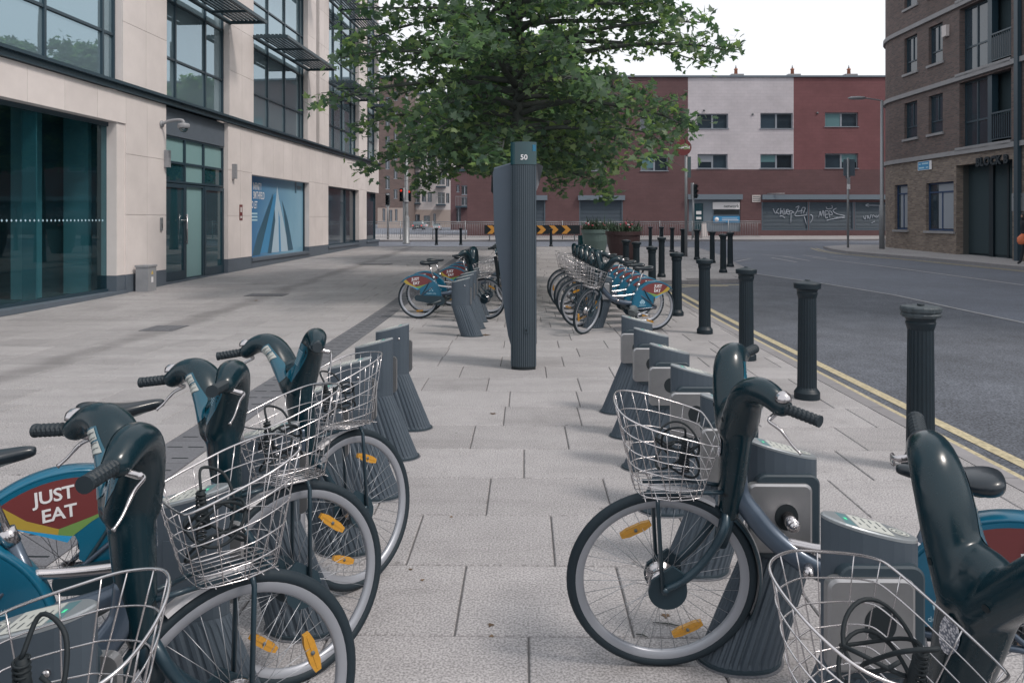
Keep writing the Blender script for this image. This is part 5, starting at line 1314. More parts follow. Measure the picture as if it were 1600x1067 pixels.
# ------------------------------------------------------------------ kiosk
kp = G(818, 577); kk = thing('station_kiosk', (kp.x, kp.y, 0), 0, 'tall grey ribbed hire station totem with teal cap reading 50', 'kiosk')
KH = 2.455; hw = .138
pts = []
N = 12
for i in range(N+1):
    x = -hw+2*hw*i/N; y = -.055*(1-(x/hw)**2)
    pts.append((x, y))
prof = []
for i in range(N):
    (x0, y0), (x1, y1) = pts[i], pts[i+1]
    prof += [(x0, y0), (x0+(x1-x0)*.64, y0+(y1-y0)*.64), (x0+(x1-x0)*.67, y0+(y1-y0)*.75+.024), (x0+(x1-x0)*.97, y1+.024)]
prof += [(hw, 0), (hw, .13), (-hw, .13)]
obj('column', MB().prismz([(x*.985, y+.012) for x, y in pts]+[(hw*.985, .128), (-hw*.985, .128)], .03, KH-.245), M_['dockd'], kk)  # core coloured darker than the ribs; groove shade put into the colour
rbm = MB()
for i in range(N):
    (x0, y0), (x1, y1) = pts[i], pts[i+1]; a_, b_ = .22, .78
    rbm.prismz([(x0+(x1-x0)*a_, y0+(y1-y0)*a_), (x0+(x1-x0)*b_, y0+(y1-y0)*b_), (x0+(x1-x0)*b_, y0+(y1-y0)*b_+.011), (x0+(x1-x0)*a_, y0+(y1-y0)*a_+.011)], .035, KH-.25)
obj('ribs', rbm, M_['kiosk'], kk, kind='stuff')
for sx_ in (-1, 1): obj('column_side', MB().bx(sx_*hw*.986, sx_*hw, .006, .128, .035, KH-.25), M_['kiosk'], kk)
sm_p = [(x*1.0, y-.002) for x, y in pts]+[(hw, .132), (-hw, .132)]
obj('base', MB().prismz([(x*.95, y*.95+.002) for x, y in sm_p], 0, .03), M_['hole'], kk)
cp = obj('cap', MB().prismz([(x*1.02, y*1.02) for x, y in sm_p], KH-.244, KH), M_['tealcap'], kk)
o = link('station_number', text_mesh('50', .078, M_['white'], ext=.001, bold=.0012), cp); o.location = (.005, -.0605, KH-.17); o.rotation_euler = (pi/2, 0, 0)
obj('blue_symbol', MB().add([(.098,-.034,KH-.10),(.134,-.008,KH-.10),(.134,-.008,KH-.03),(.098,-.034,KH-.03)], [(0,1,2,3)]), mat('cap symbol blue', (.01,.12,.22), .4), cp)
obj('small_socket', MB().box((.03,-.058,.43), (.052,.012,.06)), M_['dockd'], kk)
obj('socket_hole', MB().box((.03,-.066,.43), (.02,.004,.022)), M_['hole'], kk)
# terminal shell behind the column: deep wing shape
shp = [(-.325,1.50),(-.335,1.9),(-.34,2.13),(-.325,2.19),(-.14,2.245),(.14,2.245),(.145,.25),(-.142,.24),(-.17,.34),(-.20,.52),(-.235,.8),(-.268,1.1)]
def prismr(poly, y0, y1): return MB().prism(poly, y0, y1)
tb = MB(); rings = []
cx_, cz_ = -.1, 1.2
for y, s_ in ((.132,.985),(.15,1.0),(.30,1.0),(.36,.97)): rings.append([Vector((cx_+(x-cx_)*s_, y, cz_+(z-cz_)*s_)) for x, z in shp][::-1])
tb.loft(rings, smooth=False); obj('terminal_shell', tb, M_['kioskl'], kk)
obj('terminal_edge', MB().prism([(-.338,1.20),(-.300,1.20),(-.268,.86),(-.29,.86)], .34, .42), M_['hole'], kk)
obj('terminal_visor', MB().prism([(-.362,1.93),(-.336,1.90),(-.336,2.16),(-.355,2.14)], .22, .40), M_['hole'], kk)
obj('visor', MB().add([(.141,.14,2.245),(.215,.10,2.20),(.175,.30,2.02),(.141,.32,1.94),(.141,.17,2.235),(.205,.13,2.19),(.165,.33,2.01),(.141,.35,1.93)], [(3,2,1,0),(4,5,6,7),(0,1,5,4),(1,2,6,5),(2,3,7,6)]), M_['cabinet'], kk)

# ------------------------------------------------------------------ bollards
def bollard_mesh():
    fl = 20; n = fl*4
    def star(k, j): return 1.0 if not (4 <= j <= 7) else (1.0 if k % 4 in (0, 1) else .955)
    prof = [(.106,0),(.106,.055),(.093,.075),(.085,.085),(.080,.10),(.078,.30),(.0755,.60),(.073,.86),(.081,.885),(.086,.905),(.080,.915),(.088,.935)]
    b = MB().lathe(prof, n, star=star, smooth=False); return b.mesh('shaft', M_['black'])
bsm = bollard_mesh()
bcap = MB().lathe([(.088,.935),(.110,.945),(.112,.985),(.105,.992),(.02,1.012)], 40, smooth=False).mesh('cap', M_['black'])
bcapw = MB().lathe([(.088,.935),(.106,.940),(.112,.955),(.104,.965),(.113,.975),(.115,.995),(.109,1.004),(.09,1.0),(.02,1.006)], 40, smooth=False, star=lambda k, j: 1+.02*sin(k*2.3)+.012*sin(k*5.1)).mesh('cap', M_['ironcap'])
bdir = MB().lathe([(.022,1.0105),(.020,1.018)], 10).mesh('cap_boss', M_['black'])
BP = [(1425,734),(1262,622),(1162,562),(1098,521),(1054,493),(1019,464),(994,447),(978,440)]
bl = [('worn topped black fluted bollard nearest the camera by the yellow lines',1),('second nearest black fluted bollard along the yellow lines',1),('third nearest black fluted bollard, behind the far handlebar grip',1),('fourth black fluted bollard along the parking bay',1),('fifth black fluted bollard, right behind the foremost far bicycle wheel',1),('black bollard at the inner corner of the bay, behind a saddle',1),('black bollard just in front of the brown planter, right one',1),('black bollard just in front of the brown planter, left one',1)]
def bollard(p, label, sc_=1.0, worn=False, group='black fluted bollards'):
    t = thing('bollard', p, random.uniform(0, .3), label, 'bollard', group); t.scale = (1, 1, 1)
    s_ = link('shaft', bsm, t); c = link('cap', bcapw if worn else bcap, t); link('cap_boss', bdir, c)
    t.scale = (sc_, sc_, sc_); t.rotation_euler = (random.uniform(-.006,.006), random.uniform(-.006,.006), 0)
    return t
for i, (px, py) in enumerate(BP):
    p = G(px, py)
    if i < 5: p.x = 2.56
    bollard(p, bl[i][0], 1.055 if i < 5 else 1.03, worn=(i == 0))
for px, py, pt_, lab in ((1033.6,433,370,'black bollard on the island between the foremost bicycle and the corner'),(1141,417,362,'rightmost black bollard at the rounded tip of the island, behind another'),(1130,426,365,'tall black bollard in front of the island tip'),(1113,411,361,'black bollard on the island right of the yellow board'),(1089,406,358,'black bollard on the island left of the yellow board'),
                       (1067,400,357,'black bollard just left of the no entry sign post'),(1050,394,355,'black bollard on the far side of the island, second from the sign post'),(1033.5,391,354,'black bollard on the far side of the island, third from the sign post'),(1016,388,354,'black bollard right of the planters at the far kerb'),
                       (682,383,356,'short black bollard at the far kerb right of the lamp post'),(720,383,356,'short black bollard at the far kerb left of the kiosk'),(861,385,357,'short black bollard at the far kerb in front of the chevron board')):
    p = G(px, py); bollard(p, lab, max(.7, min(1.2, hpx(py-pt_, p)/1.015)), group='black bollards on the island and far kerb')

# ------------------------------------------------------------------ trees
def leaf_shape():
    # five lobed plane leaf, slightly folded
    P = [(0,-.10),(.20,-.14),(.52,-.02),(.34,.12),(.60,.42),(.28,.40),(.22,.52),(0,1.0),(-.22,.52),(-.28,.40),(-.60,.42),(-.34,.12),(-.52,-.02),(-.20,-.14)]
    c = (0, .22)
    V = [(c[0], c[1], .0)]+[(x, y, -.10*abs(x)-.06*y*y) for x, y in P]
    Fs = [(0, 1+i, 1+(i+1) % len(P)) for i in range(len(P))]
    return V, Fs
LV, LF = leaf_shape()
def make_tree(seed, crown_r, zlo, zhi, n_br, leaf_sz, per, shape):
    R_ = random.Random(seed); wood = MB(); leaves = []
    trunk = spline([(0,0,-.05),(.01,.0,.9),(-.02,.02,2.2),(.03,0,4.0),(.0,.03,6.0),(.05,0,8.2),(0,0,9.8)], 5)
    wood.ring_tube(trunk, [.20-.165*i/(len(trunk)-1) for i in range(len(trunk))], 12)
    twigs = []
    for i in range(n_br):
        z0 = zlo+(zhi-zlo)*((i+.5)/n_br); az = i*2.399+R_.uniform(-.4,.4)
        reach, tip = shape(z0, az, R_)
        if reach < .4: continue
        a = Vector((0,0,z0)); dv = Vector((cos(az), sin(az), 0)); pts = [a]
        for k in range(1, 6):
            t = k/5; pts.append(a+dv*reach*t+Vector((R_.uniform(-.12,.12), R_.uniform(-.12,.12), tip*t*t+(.55*t-.5*t*t)*reach*.45)))
        sp = spline(pts, 3); r0 = .022+.012*reach
        wood.ring_tube(sp, [r0*(1-.85*j/(len(sp)-1)) for j in range(len(sp))], 6)
        for j in range(3, len(sp)):
            t = j/(len(sp)-1)
            for s_ in range(1 if j < 6 else 2):
                sa = az+R_.choice([-1,1])*R_.uniform(.4,1.25); L0 = R_.uniform(.35,.95)*(1.15-.5*t)*min(1, reach/3+.3)
                q = sp[j]+Vector((cos(sa), sin(sa), R_.uniform(-.35,.35)))*L0
                mid = (sp[j]+q)/2+Vector((0,0,.07)); wood.ring_tube([sp[j], mid, q], [.010,.007,.003], 4, cap=False); twigs.append((sp[j], mid, q))
        twigs.append((sp[-3], sp[-2], sp[-1]))
    for a, m_, b in twigs:
        for k in range(per):
            t = R_.random()**.7; p = (a*(1-t)+m_*t) if R_.random() < .35 else (m_*(1-t)+b*t)
            leaves.append(p+Vector((R_.gauss(0,.13), R_.gauss(0,.13), R_.gauss(-.03,.10))))
    return wood, leaves, R_
def leaf_matrix(p, R_, sz):
    n = Vector((R_.gauss(0,.55), R_.gauss(0,.55), 1)).normalized()
    if R_.random() < .35: n = Vector((R_.gauss(0,1), R_.gauss(0,1), R_.gauss(.2,.6))).normalized()
    q = n.to_track_quat('Z', 'Y').to_matrix(); r = Matrix.Rotation(R_.uniform(0, 2*pi), 3, 'Z'); s_ = sz*R_.uniform(.7,1.25)
    return q@r, s_
def build_leaves(leaves, R_, sz):
    V = []; Fs = []
    for p in leaves:
        m_, s_ = leaf_matrix(p, R_, sz); o = len(V)
        for v in LV: V.append(tuple(m_@(Vector(v)*s_)+p))
        for f in LF: Fs.append((f[0]+o, f[1]+o, f[2]+o))
    me = bpy.data.meshes.new('leaves'); me.from_pydata(V, [], Fs); me.materials.append(M_['leaf']); me.update(); return me
tp_ = Vector((0.1-.27*0, 0, 0)); _t = W((807-800)/F*16.2, 16.2); TX, TY = _t.x, _t.y
def crown_shape(z, az, R_):
    side = cos(az)          # +1 right, -1 left
    if z < 2.9: r = 2.0+1.3*abs(sin(az))*.3; 
    r = {0: 2.5}.get(0)
    # reach by height, wider right low-mid, pointed left lobe around 3.5 m
    t = z
    base = 1.9+1.15*(t-2.2) if t < 4.2 else 4.3-.10*(t-4.2) if t < 7 else 4.0-.9*(t-7)
    if side < -.55: base *= 1.02
    if side > .55: base *= 1.06 if t > 3.3 else .82
    tipz = -.55 if t < 4.5 else (-.2 if t < 6 else .5)
    return max(.3, base*R_.uniform(.72,1.08)), tipz*R_.uniform(.4,1.4)
wood, lvs, R_ = make_tree(11, 5, 2.7, 9.2, 108, .15, 9, crown_shape)
tree = thing('plane_tree', (TX, TY, zg(TY)), 0, 'broad plane tree with dark green lobed leaves filling the top middle, behind the kiosk', 'tree')
obj('trunk', wood, M_['bark'], tree)
camv = Vector((0,0,HC))-Vector((TX,TY,zg(TY)))
def score(p):
    w_ = p-camv; yy = w_.y
    px = 800+(w_.x/yy)*F+20; py = HOR-(w_.z)/yy*F
    return yy if (0 < py < 300) else 99
order = sorted(range(len(lvs)), key=lambda i: score(lvs[i])); near = set(order[:290]); Rl = random.Random(5)
lm1 = bpy.data.meshes.new('leaf'); lm1.from_pydata(LV, [], LF); lm1.materials.append(M_['leaf']); lm1.update()
for i in order[:290]:
    m_, s_ = leaf_matrix(lvs[i], Rl, .145); o = link('leaf', lm1, tree, Matrix.Translation(lvs[i])@m_.to_4x4()@Matrix.Scale(s_, 4))
crown_me = build_leaves([lvs[i] for i in range(len(lvs)) if i not in near], R_, .138)
link('crown', crown_me, tree, kind='stuff')
def crown2(z, az, R_):
    base = 1.4+.9*(z-3.0) if z < 4.6 else 3.0-.25*(z-4.6); return max(.4, base*R_.uniform(.7,1.05)), -.2
w2_, l2_, R2 = make_tree(23, 4, 3.5, 7.8, 54, .2, 10, crown2)
w2m = w2_.mesh('trunk', M_['bark']); l2m = build_leaves(l2_, R2, .20)
for yc, lab in ((25.0, 'second plane tree standing further back, mostly hidden behind the first crown'), (33.0, 'third plane tree at the far end of the plaza, behind the other crowns')):
    v = W((812-800)/F*yc, yc); t = thing('plane_tree', (v.x, v.y, zg(v.y)), yc, lab, 'tree'); link('trunk', w2m, t); link('crown', l2m, t, kind='stuff'); t.scale = (1, 1, .95)

# ------------------------------------------------------------------ street furniture
def pole_at(px, py): return G(px, py)
# tall lamp post left
p = G(635, 381); lp = thing('lamp_post', p, TH, 'tall grey lamp post with thick base at the far left kerb, rising into the tree', 'lamp post')
Hh = hpx(381-150, p)
obj('pole', MB().lathe([(.20,0),(.20,.05),(.155,.08),(.155,1.35),(.12,1.42),(.105,1.5),(.075,Hh)], 16), M_['galv'], lp); obj('arm', MB().ring_tube(spline([(0,0,Hh),(.3,0,Hh+.3),(1.3,0,Hh+.5)], 5), .045, 8), M_['galv'], lp)
obj('lamp_head', MB().box((1.6,0,Hh+.5), (.8,.28,.14)), M_['galv'], lp); obj('post_band', MB().cyl((0,0,2.1),(0,0,2.25),.115), M_['cabinet'], lp)
# right lamp
p = G(1378, 389); lp = thing('lamp_post', p, TH, 'slim grey street lamp reaching left over the road beside the curved block', 'lamp post')
Hh = hpx(389-157, p); s_ = hpx(1, p)
obj('pole', MB().lathe([(.115,0),(.115,1.9),(.085,2.0),(.06,Hh)], 14), M_['galv'], lp)
obj('arm', MB().ring_tube(spline([(0,0,Hh-.02),(-.3,0,Hh+.03),(-26*s_,0,Hh+.10)], 5), .03, 8), M_['galv'], lp)
rings = []
for x, r in ((-25,.03),(-28,.10),(-38,.125),(-48,.11),(-53,.03)): rings.append([Vector((x*s_, .16*cos(a)*r/.12, Hh+.10-.02*(x+25)/28*0+r*.62*sin(a))) for a in [2*pi*k/12 for k in range(12)]])
obj('lamp_head', MB().loft(rings), M_['cabinet'], lp)
# no-entry sign
p = G(1072, 401); ne = thing('no_entry_sign', p, TH, 'round red no entry sign with white bar on a grey post under the leaves', 'sign')
s_ = hpx(1, p); zc = (401-231)*s_
obj('post', MB().cyl((0,0,0), (0,0,zc+.25), .055), M_['galv'], ne)
d = obj('disc', MB().cyl((-5*s_,-.10,zc), (-5*s_,-.075,zc), 12.5*s_, n=40, smooth=False), M_['redsign'], ne)
obj('bar', MB().bx(-5*s_-10*s_, -5*s_+10*s_, -.106, -.1005, zc-2*s_, zc+2*s_), M_['white'], d)
obj('sign_back', MB().bx(2*s_, 7.5*s_, -.02, .06, (401-278)*s_, (401-245)*s_), M_['tealcap'], ne)
# parking sign pole right
p = G(1325, 387); ps = thing('road_sign', p, TH, 'grey backed sign with small plates on a thin pole at the right kerb', 'sign')
s_ = hpx(1, p)
obj('pole', MB().cyl((0,0,0), (0,0,140*s_), .05), M_['galv'], ps); obj('board', MB().bx(-6*s_, 11.5*s_, .05, .09, (387-275)*s_, (387-249)*s_), M_['shutter'], ps)
obj('bracket', MB().bx(-1*s_, 5*s_, .10, .2, (387-279)*s_, (387-275.3)*s_), M_['frame'], ps)
obj('plate', MB().bx(-2.5*s_, 2.2*s_, -.09, -.06, (387-287)*s_, (387-277)*s_), M_['cabinet'], ps); obj('plate', MB().bx(-2.5*s_, 2.2*s_, -.09, -.06, (387-296)*s_, (387-288)*s_), M_['white'], ps)
# traffic lights
def tlight(px, py, ptop, label, heads, lit=None, box=None):
    p = G(px, py); s_ = hpx(1, p); t = thing('traffic_light', p, TH, label, 'traffic light', 'traffic lights at the junction')
    obj('pole', MB().cyl((0,0,0), (0,0,(py-ptop)*s_), .057), M_['galv'], t)
    for (dx, top, bot, side) in heads:
        w_ = 5.2*s_; z0, z1 = (py-bot)*s_, (py-top)*s_; h_ = obj('signal_head', MB().bx(dx*s_-w_/2, dx*s_+w_/2, -.16, .06, z0, z1), M_['hole'], t)
        for k in range(3):
            zc_ = z0+(z1-z0)*(k+.5)/3; obj('hood', MB().lathe([(w_*.42,0),(w_*.42,.16)], 12, c=(dx*s_+side*w_*.25, -.161, zc_), M=Matrix.Rotation(pi/2, 3, 'X'), capb=False), M_['black'], h_)
            on = lit is not None and k == lit
            obj('lens', MB().cyl((dx*s_+side*w_*.25, -.170, zc_), (dx*s_+side*w_*.25, -.161, zc_), w_*.34, n=14), (M_['green'] if k == 0 else M_['tail']) if on else M_['glass'], h_)
    if box:
        for (dx, top, bot, wd) in box: obj('backing_board', MB().bx((dx-wd/2)*s_, (dx+wd/2)*s_, .07, .13, (py-bot)*s_, (py-top)*s_), M_['galv'], t)
tlight(606, 374, 303, 'pale backed traffic light at far left seen from behind', [(0,305,320,0)], box=[(0,303,321,6)])
tlight(631, 376, 294, 'black traffic light on the left lamp post side, red lamp lit', [(-3.5,295,315,0),(9,297,315,0)], lit=2)
tlight(937, 368, 293, 'grey backed traffic light above the green planter', [(6,296,308,1)], box=[(-5,293,315,6),(3,292,316,7)])
tlight(954, 368, 302, 'twin black signal heads with green lamp lit above the planters', [(-5,303,320,0),(4,304,320,1)], lit=0)
tlight(1048, 366, 283, 'traffic light with pale back board left of the no entry sign', [(8,287,305,1)], box=[(2,283,308,6)])
tlight(1083, 372, 286, 'traffic light in front of the small shop door', [(3,288,310,1)], box=[(-1,286,311,4)])
# guard rail
gr = thing('guard_rail', W(0, 44.9).to_3d()*0+Vector((0,0,0)), 0, 'long galvanised pedestrian guard rail along the far pavement', 'railing')
def rail_line(a, b, parent):
    L0 = (b-a).length; n = max(1, round(L0/2.0)); t = (b-a).normalized(); ang = atan2(t.y, t.x)
    bars = MB(); k = .12
    while k < 1.9: bars.cyl((k, 0, .14), (k, 0, .98), .010, n=5); k += .105
    rm = MB().cyl((0,0,1.04), (2.0,0,1.04), .022, n=8).cyl((0,0,.12), (2.0,0,.12), .018, n=8).cyl((0,0,.93), (2,0,.93), .014, n=6)
    bmh = bars.mesh('bars', M_['galv']); rmh = rm.mesh('rail', M_['galv']); pm_ = MB().cyl((0,0,-.02), (0,0,1.10), .032, n=8).mesh('post', M_['galv'])
    for i in range(n):
        q = a+t*(L0*i/n); M = Matrix.Translation((q.x, q.y, zg(q.y)))@Matrix.Rotation(ang, 4, 'Z')
        o = link('rail', rmh, parent, M); link('bars', bmh, o, kind='stuff'); link('post', pm_, parent, M)
YF = 44.9
fa = lambda px, y=YF: W((px-800)/F*y, y)
rail_line(fa(575), fa(1132), gr)
gr2 = thing('guard_rail', Vector((0,0,0)), 0, 'short guard rail in front of the small shop, right of the yellow board', 'railing'); rail_line(fa(1138, 46.5), fa(1168, 46.5), gr2)
# chevron board
a = fa(757, 43.9); b = fa(906, 43.9); ch = thing('chevron_board', (a.x, a.y, zg(a.y)), atan2(b.y-a.y, b.x-a.x), 'black board with orange chevrons pointing right, behind the kiosk', 'barrier')
L0 = (b-a).length; zc = HC-(359-HOR)*43.9/F-zg(a.y); hh = .26
obj('board', MB().bx(0, L0, 0, .05, zc-hh, zc+hh), M_['hole'], ch)
k = .15
while k < L0-.5:
    obj('chevron', MB().prism([(k,zc-hh+.02),(k+.3,zc-hh+.02),(k+.55,zc),(k+.3,zc+hh-.02),(k,zc+hh-.02),(k+.25,zc)], -.012, -.002), mat('orange board film', (.60,.28,.05), .5), ch); k += .72
for x in (.3, L0/2, L0-.3): obj('post', MB().cyl((x,.08,0), (x,.08,zc+hh), .03), M_['galv'], ch)
# planters
def planter(px, ytop, ybot, wpx, Yd, label, m_, flowers, seed):
    v = W((px-800)/F*Yd, Yd); t = thing('planter', (v.x, v.y, zg(v.y)), 0, label, 'planter'); R_ = random.Random(seed); r = wpx/2/F*Yd; H_ = HC-(ytop-HOR)*Yd/F-zg(v.y)
    obj('tub', MB().lathe([(r*.66,0),(r*.74,.1),(r*.93,H_*.55),(r*.97,H_-.14),(r*1.04,H_-.13),(r*1.05,H_),(r*.93,H_),(r*.9,H_-.06),(.02,H_-.05)], 32, smooth=False), m_, t)
    pl_ = MB()
    for k in range(330):
        a = R_.uniform(0, 2*pi); rr_ = r*.95*sqrt(R_.random()); h = abs(R_.gauss(.20,.16)); q = Vector((rr_*cos(a), rr_*sin(a), H_-.05)); tip = q+Vector((R_.gauss(0,.14), R_.gauss(0,.14), h+.05)); w_ = Vector((R_.uniform(-.03,.03), R_.uniform(-.03,.03), 0))
        pl_.add([q-w_*.3, (q+tip)/2-w_, tip, (q+tip)/2+w_], [(0,1,2,3)])
    obj('foliage', pl_, M_['plant'], t, kind='stuff')
    for k in range(flowers):
        a = R_.uniform(0, 2*pi); rr_ = r*.9*sqrt(R_.random()); obj('flower', MB().lathe([(.01,0),(.055,.03),(.03,.06)], 7, c=(rr_*cos(a), rr_*sin(a), H_+R_.uniform(.08,.28))), M_['flower'] if k % 3 else M_['white'], t)
    return t
planter(930, 359, 372, 42, 30.0, 'pale green round planter with pink flowers, left of the brown one', M_['pgreen'], 14, 1)
planter(974, 361.5, 385, 54, 27.0, 'large brown tub planter with red flowers behind the bollards', M_['terra'], 9, 2)
v = W((905-800)/F*31, 31); nb_ = thing('notice_stand', (v.x, v.y, zg(v.y)), 0, 'small dark teal board standing left of the green planter', 'sign'); obj('board', MB().bx(-.05,.42,0,.05,.25,.72), M_['tealcap'], nb_); obj('leg', MB().bx(-.03,.0,.06,.09,0,.5), M_['galv'], nb_); obj('leg', MB().bx(.36,.39,.06,.09,0,.5), M_['galv'], nb_)
# yellow a-board
p = G(1100, 372.5); ab_ = thing('pavement_board', p, TH, 'small yellow and white folding board standing on the far pavement before the shop', 'sign'); s_ = hpx(1, p)
obj('panel', MB().add([(-4.5*s_,-.3,0),(4.5*s_,-.3,0),(3.2*s_,-.02,24*s_),(-3.2*s_,-.02,24*s_),(-4.5*s_,-.26,0),(4.5*s_,-.26,0),(3.2*s_,.02,24*s_),(-3.2*s_,.02,24*s_)], [(0,1,2,3),(7,6,5,4),(0,3,7,4),(1,5,6,2),(3,2,6,7),(0,4,5,1)]), M_['creamfar'], ab_)
obj('panel', MB().add([(-4.5*s_,.3,0),(4.5*s_,.3,0),(3.2*s_,.03,24*s_),(-3.2*s_,.03,24*s_)], [(3,2,1,0)]), M_['creamfar'], ab_)
obj('yellow_print', MB().add([(-2.9*s_,-.258,3*s_),(2.9*s_,-.258,3*s_),(2.4*s_,-.125,15*s_),(-2.4*s_,-.125,15*s_)], [(0,1,2,3)]), M_['yelsign'], ab_)
# cars, far
def car(px, py, wpx, label, body, Yd, rear=True):
    v = W((px-800)/F*Yd, Yd); s_ = wpx/F*Yd/1.78; t = thing('parked_car', (v.x, v.y, zg(v.y)), TH, label, 'car', 'cars in the far street')
    rings = []
    for y, hw_, zb, zt in ((0,.80,.30,.80),(.25,.87,.22,.95),(1.0,.89,.20,.98),(3.2,.89,.2,.92),(3.9,.86,.22,.85),(4.1,.78,.3,.7)):
        rings.append([Vector((-hw_,y,zb)),Vector((hw_,y,zb)),Vector((hw_*1.01,y,(zb+zt)/2)),Vector((hw_*.94,y,zt)),Vector((-hw_*.94,y,zt)),Vector((-hw_*1.01,y,(zb+zt)/2))][::-1])
    obj('body', MB().loft(rings, smooth=False), body, t)
    rings = []
    for y, hw_, zt in ((.15,.72,.92),(.5,.66,1.42),(2.0,.66,1.48),(2.9,.74,.93)): rings.append([Vector((-.80,y,.90)),Vector((.80,y,.90)),Vector((hw_,y,zt)),Vector((-hw_,y,zt))][::-1])
    obj('cabin', MB().loft(rings, smooth=False), M_['glass'], t); obj('roof', MB().bx(-.62,.62,.6,2.1,1.485,1.52), body, t)
    for sx_ in (-1, 1):
        obj('tail_light', MB().bx(sx_*.60,sx_*.80,-.02,.05,.62,.80), M_['tail'], t)
        for y in (.8, 3.2):
            w_ = obj('wheel', MB().lathe([(.32,-.1),(.32,.1)], 18, c=(sx_*.80,y,.32), M=Matrix.Rotation(pi/2, 3, 'Y')), M_['rubber'], t)
    obj('number_plate', MB().bx(-.26,.26,-.03,-.005,.5,.62), M_['label'], t)
    t.scale = (s_, s_, s_)
car(681, 363, 13, 'pale car with red tail lights seen between lamp post and kiosk', M_['carw'], 72); car(652, 362, 17, 'dark car at the far end of the left street, beside the lamp post', M_['card'], 74); car(662, 360, 10, 'grey car just behind the dark one in the far street', M_['carw'], 92)

# ------------------------------------------------------------------ person at the right edge
Yp_ = 24.6; v = W((1601.5-800)/F*Yp_, Yp_); pe = thing('person', (v.x, v.y, zg(v.y)), TH, 'dark haired person in black at the right edge carrying an orange bag', 'person')
def skin_mesh(name, verts, edges, radii, m_, sub_=2):
    me = bpy.data.meshes.new(name); me.from_pydata(verts, edges, []); o = bpy.data.objects.new('tmp', me); COL.objects.link(o)
    o.modifiers.new('s', 'SKIN'); 
    for i, r in enumerate(radii): me.skin_vertices[0].data[i].radius = (r, r) if not isinstance(r, tuple) else r
    me.skin_vertices[0].data[0].use_root = True
    s2 = o.modifiers.new('u', 'SUBSURF'); s2.levels = s2.render_levels = sub_
    dg = bpy.context.evaluated_depsgraph_get(); dg.update(); r = bpy.data.meshes.new_from_object(o.evaluated_get(dg)); bpy.data.objects.remove(o); r.materials.clear(); r.materials.append(m_)
    for p_ in r.polygons: p_.use_smooth = True
    return r
H0 = 1.66
vb = [(0,0,.93),(0,0,1.10),(0,0,1.28),(0,0,1.40),(-.02,0,1.47),(-.03,0,1.55),(-.03,0,1.62),
      (-.02,.09,.88),(.10,.09,.48),(.22,.08,.08),(.14,.08,.03), (-.02,-.09,.88),(-.12,-.09,.48),(-.20,-.08,.08),(-.30,-.08,.03),
      (0,.17,1.38),(.06,.21,1.12),(.00,.22,.90), (0,-.17,1.38),(-.04,-.21,1.13),(-.20,-.20,1.00)]
eb = [(0,1),(1,2),(2,3),(3,4),(4,5),(5,6),(0,7),(7,8),(8,9),(9,10),(0,11),(11,12),(12,13),(13,14),(3,15),(15,16),(16,17),(3,18),(18,19),(19,20)]
rb_ = [(.15,.11),(.12,.10),(.15,.11),(.11,.09),.05,.075,.08,.08,.055,.04,.035,.08,.055,.04,.035,.055,.042,.032,.055,.042,.032]
link('body', skin_mesh('body', vb, eb, rb_, M_['cloth']), pe)
hd_ = MB(); hd_.loft([[Vector((-.035+.078*sx_*cos(a)+(-.012 if cos(a) < -.9 and .3 < k_/8 < .7 else 0), .07*sx_*sin(a), 1.46+.20*k_/8)) for a in [2*pi*k/16 for k in range(16)]] for k_, sx_ in ((0,.4),(1,.72),(2,.86),(4,1.0),(6,.95),(7,.72),(8,.3))]); f_ = link('head', hd_.mesh('head', M_['skin']), pe)
obj('nose', MB().cyl((-.112,0,1.575), (-.125,0,1.55), .008, .013), M_['skin'], f_); obj('eye', MB().cyl((-.108,.028,1.58), (-.113,.028,1.58), .008), M_['hair'], f_); obj('eye', MB().cyl((-.108,-.028,1.58), (-.113,-.028,1.58), .008), M_['hair'], f_)
hr = MB(); hr.loft([[Vector((-.012+.10*sx_*cos(a), .098*sx_*sin(a), z)) for a in [2*pi*k/16 for k in range(16)]] for z, sx_ in ((1.38,.5),(1.44,.85),(1.52,.96),(1.60,1.0),(1.67,.85),(1.71,.4))]); obj('hair', hr, M_['hair'], pe)
for yy, x0, zz in ((.22,.0,.86), (-.20,-.24,.985)):
    hnd = MB(); hnd.lathe([(.012,0),(.034,-.02),(.036,-.06),(.03,-.085)], 10, c=(x0, yy, zz))
    for k in range(4): hnd.ring_tube([(x0-.022+.015*k, yy, zz-.07), (x0-.024+.016*k, yy-.006, zz-.115+.006*abs(k-1.5)), (x0-.022+.015*k, yy-.018, zz-.145+.008*abs(k-1.5))], [.009,.008,.006], 6)
    hnd.ring_tube([(x0-.03, yy, zz-.03), (x0-.052, yy-.01, zz-.06), (x0-.05, yy-.02, zz-.09)], [.010,.009,.006], 6)
    obj('hand', hnd, M_['skin'], pe)
bgt = thing('handbag', (v.x, v.y, zg(v.y)), TH, 'slouchy orange bag held by the person at the right edge', 'bag')
bm_ = MB(); rings = []
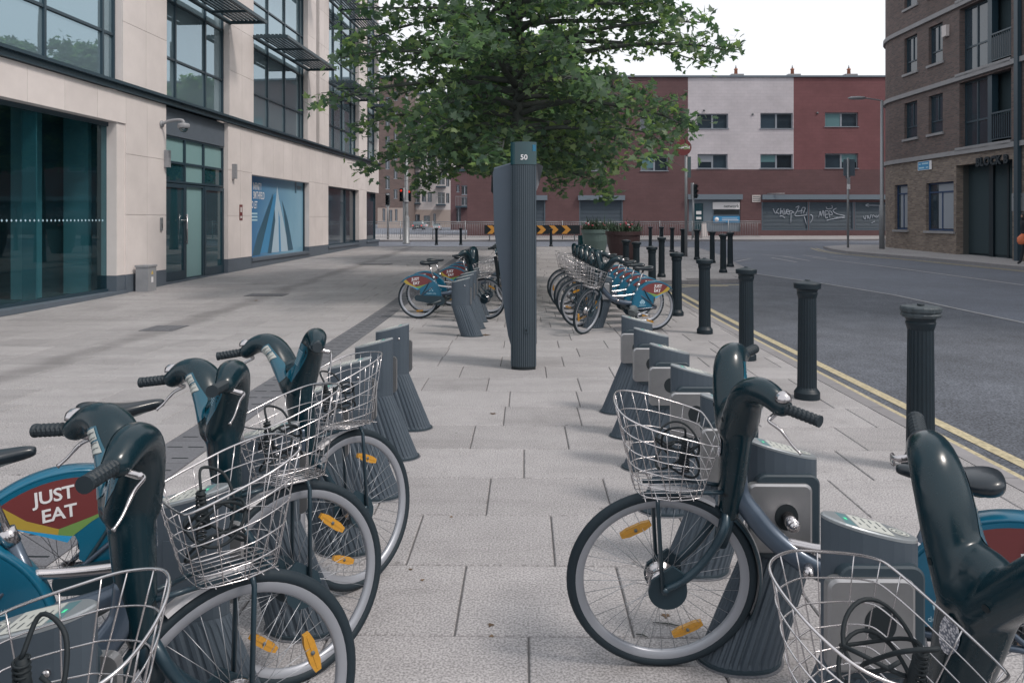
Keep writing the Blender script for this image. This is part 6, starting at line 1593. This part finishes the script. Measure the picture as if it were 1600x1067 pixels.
for z, hx, hy in ((.66,.07,.03),(.665,.15,.055),(.76,.19,.075),(.86,.18,.065),(.95,.10,.035),(.985,.03,.015)): rings.append([Vector((-.25+hx*cos(a)*(1+.06*sin(5*a+z*30)), -.27+hy*sin(a)*(1+.12*cos(4*a+z*17)), z+.012*sin(3*a))) for a in [2*pi*k/20 for k in range(20)]])
obj('pouch', bm_.loft(rings), M_['bag'], bgt); obj('strap', MB().ring_tube(spline([(-.30,-.27,.95),(-.27,-.25,1.0),(-.24,-.20,.90),(-.22,-.26,.93)][:2]+[(-.23,-.22,.90),(-.20,-.27,.96)], 4), .012, 6), M_['bag'], bgt)

# ------------------------------------------------------------------ litter on the ground
R_ = random.Random(9)
lf = bpy.data.meshes.new('fallen_leaf'); lf.from_pydata([(x, y, .02+abs(z)*1.5) for x, y, z in LV], [], LF); lf.materials.append(M_['litter'])
for i, (px, py, s_) in enumerate(((768,975,.026),(770,993,.02),(772,647,.05),(757,524,.11),(705,808,.02),(1040,960,.035),(640,890,.02),(925,835,.015),(660,905,.02),(1090,470,.05),(400,470,.10),(330,880,.03))):
    p = G(px, py); o = link('fallen_leaf', lf); o.location = p+Vector((0,0,.001)); o.scale = (s_, s_, s_*.6); o.rotation_euler = (0, 0, R_.uniform(0, 6))
    tag(o, ['dry leaf scrap low in the middle of the walkway', 'tiny dry leaf just below another on the walkway', 'dark dry leaf in front of the kiosk', 'pale dead leaf on the paving left of the kiosk base', 'tiny leaf bit beside the left row of wheels', 'curled leaf under the right bicycle wheel', 'small leaf bit at a joint near the second left wheel', 'small speck of leaf left of the right wheel', 'leaf bit beside the left wheels on a long joint', 'dead leaf at the kerb by the fifth bollard', 'dead leaf lying out on the left plaza', 'leaf bit under the left docks'][i], 'leaf', 'dead leaves on the paving')
def twig(px, py, L0, ang, lab):
    p = G(px, py); o = obj('twig', MB().ring_tube([(-L0/2,0,.006),(0,.008,.007),(L0/2,0,.006)], [.002,.0035,.0015], 6), M_['bark']); o.location = p; o.rotation_euler = (0, 0, ang); tag(o, lab, 'twig', 'twigs on the paving')
twig(1046, 978, .13, -.3, 'dark twig lying inside the view through the right bicycle wheel'); twig(1003, 995, .05, -.5, 'short twig left of the longer one under the right wheel'); twig(1322, 840, .10, .5, 'thin curved twig beyond the nearest right docking post')
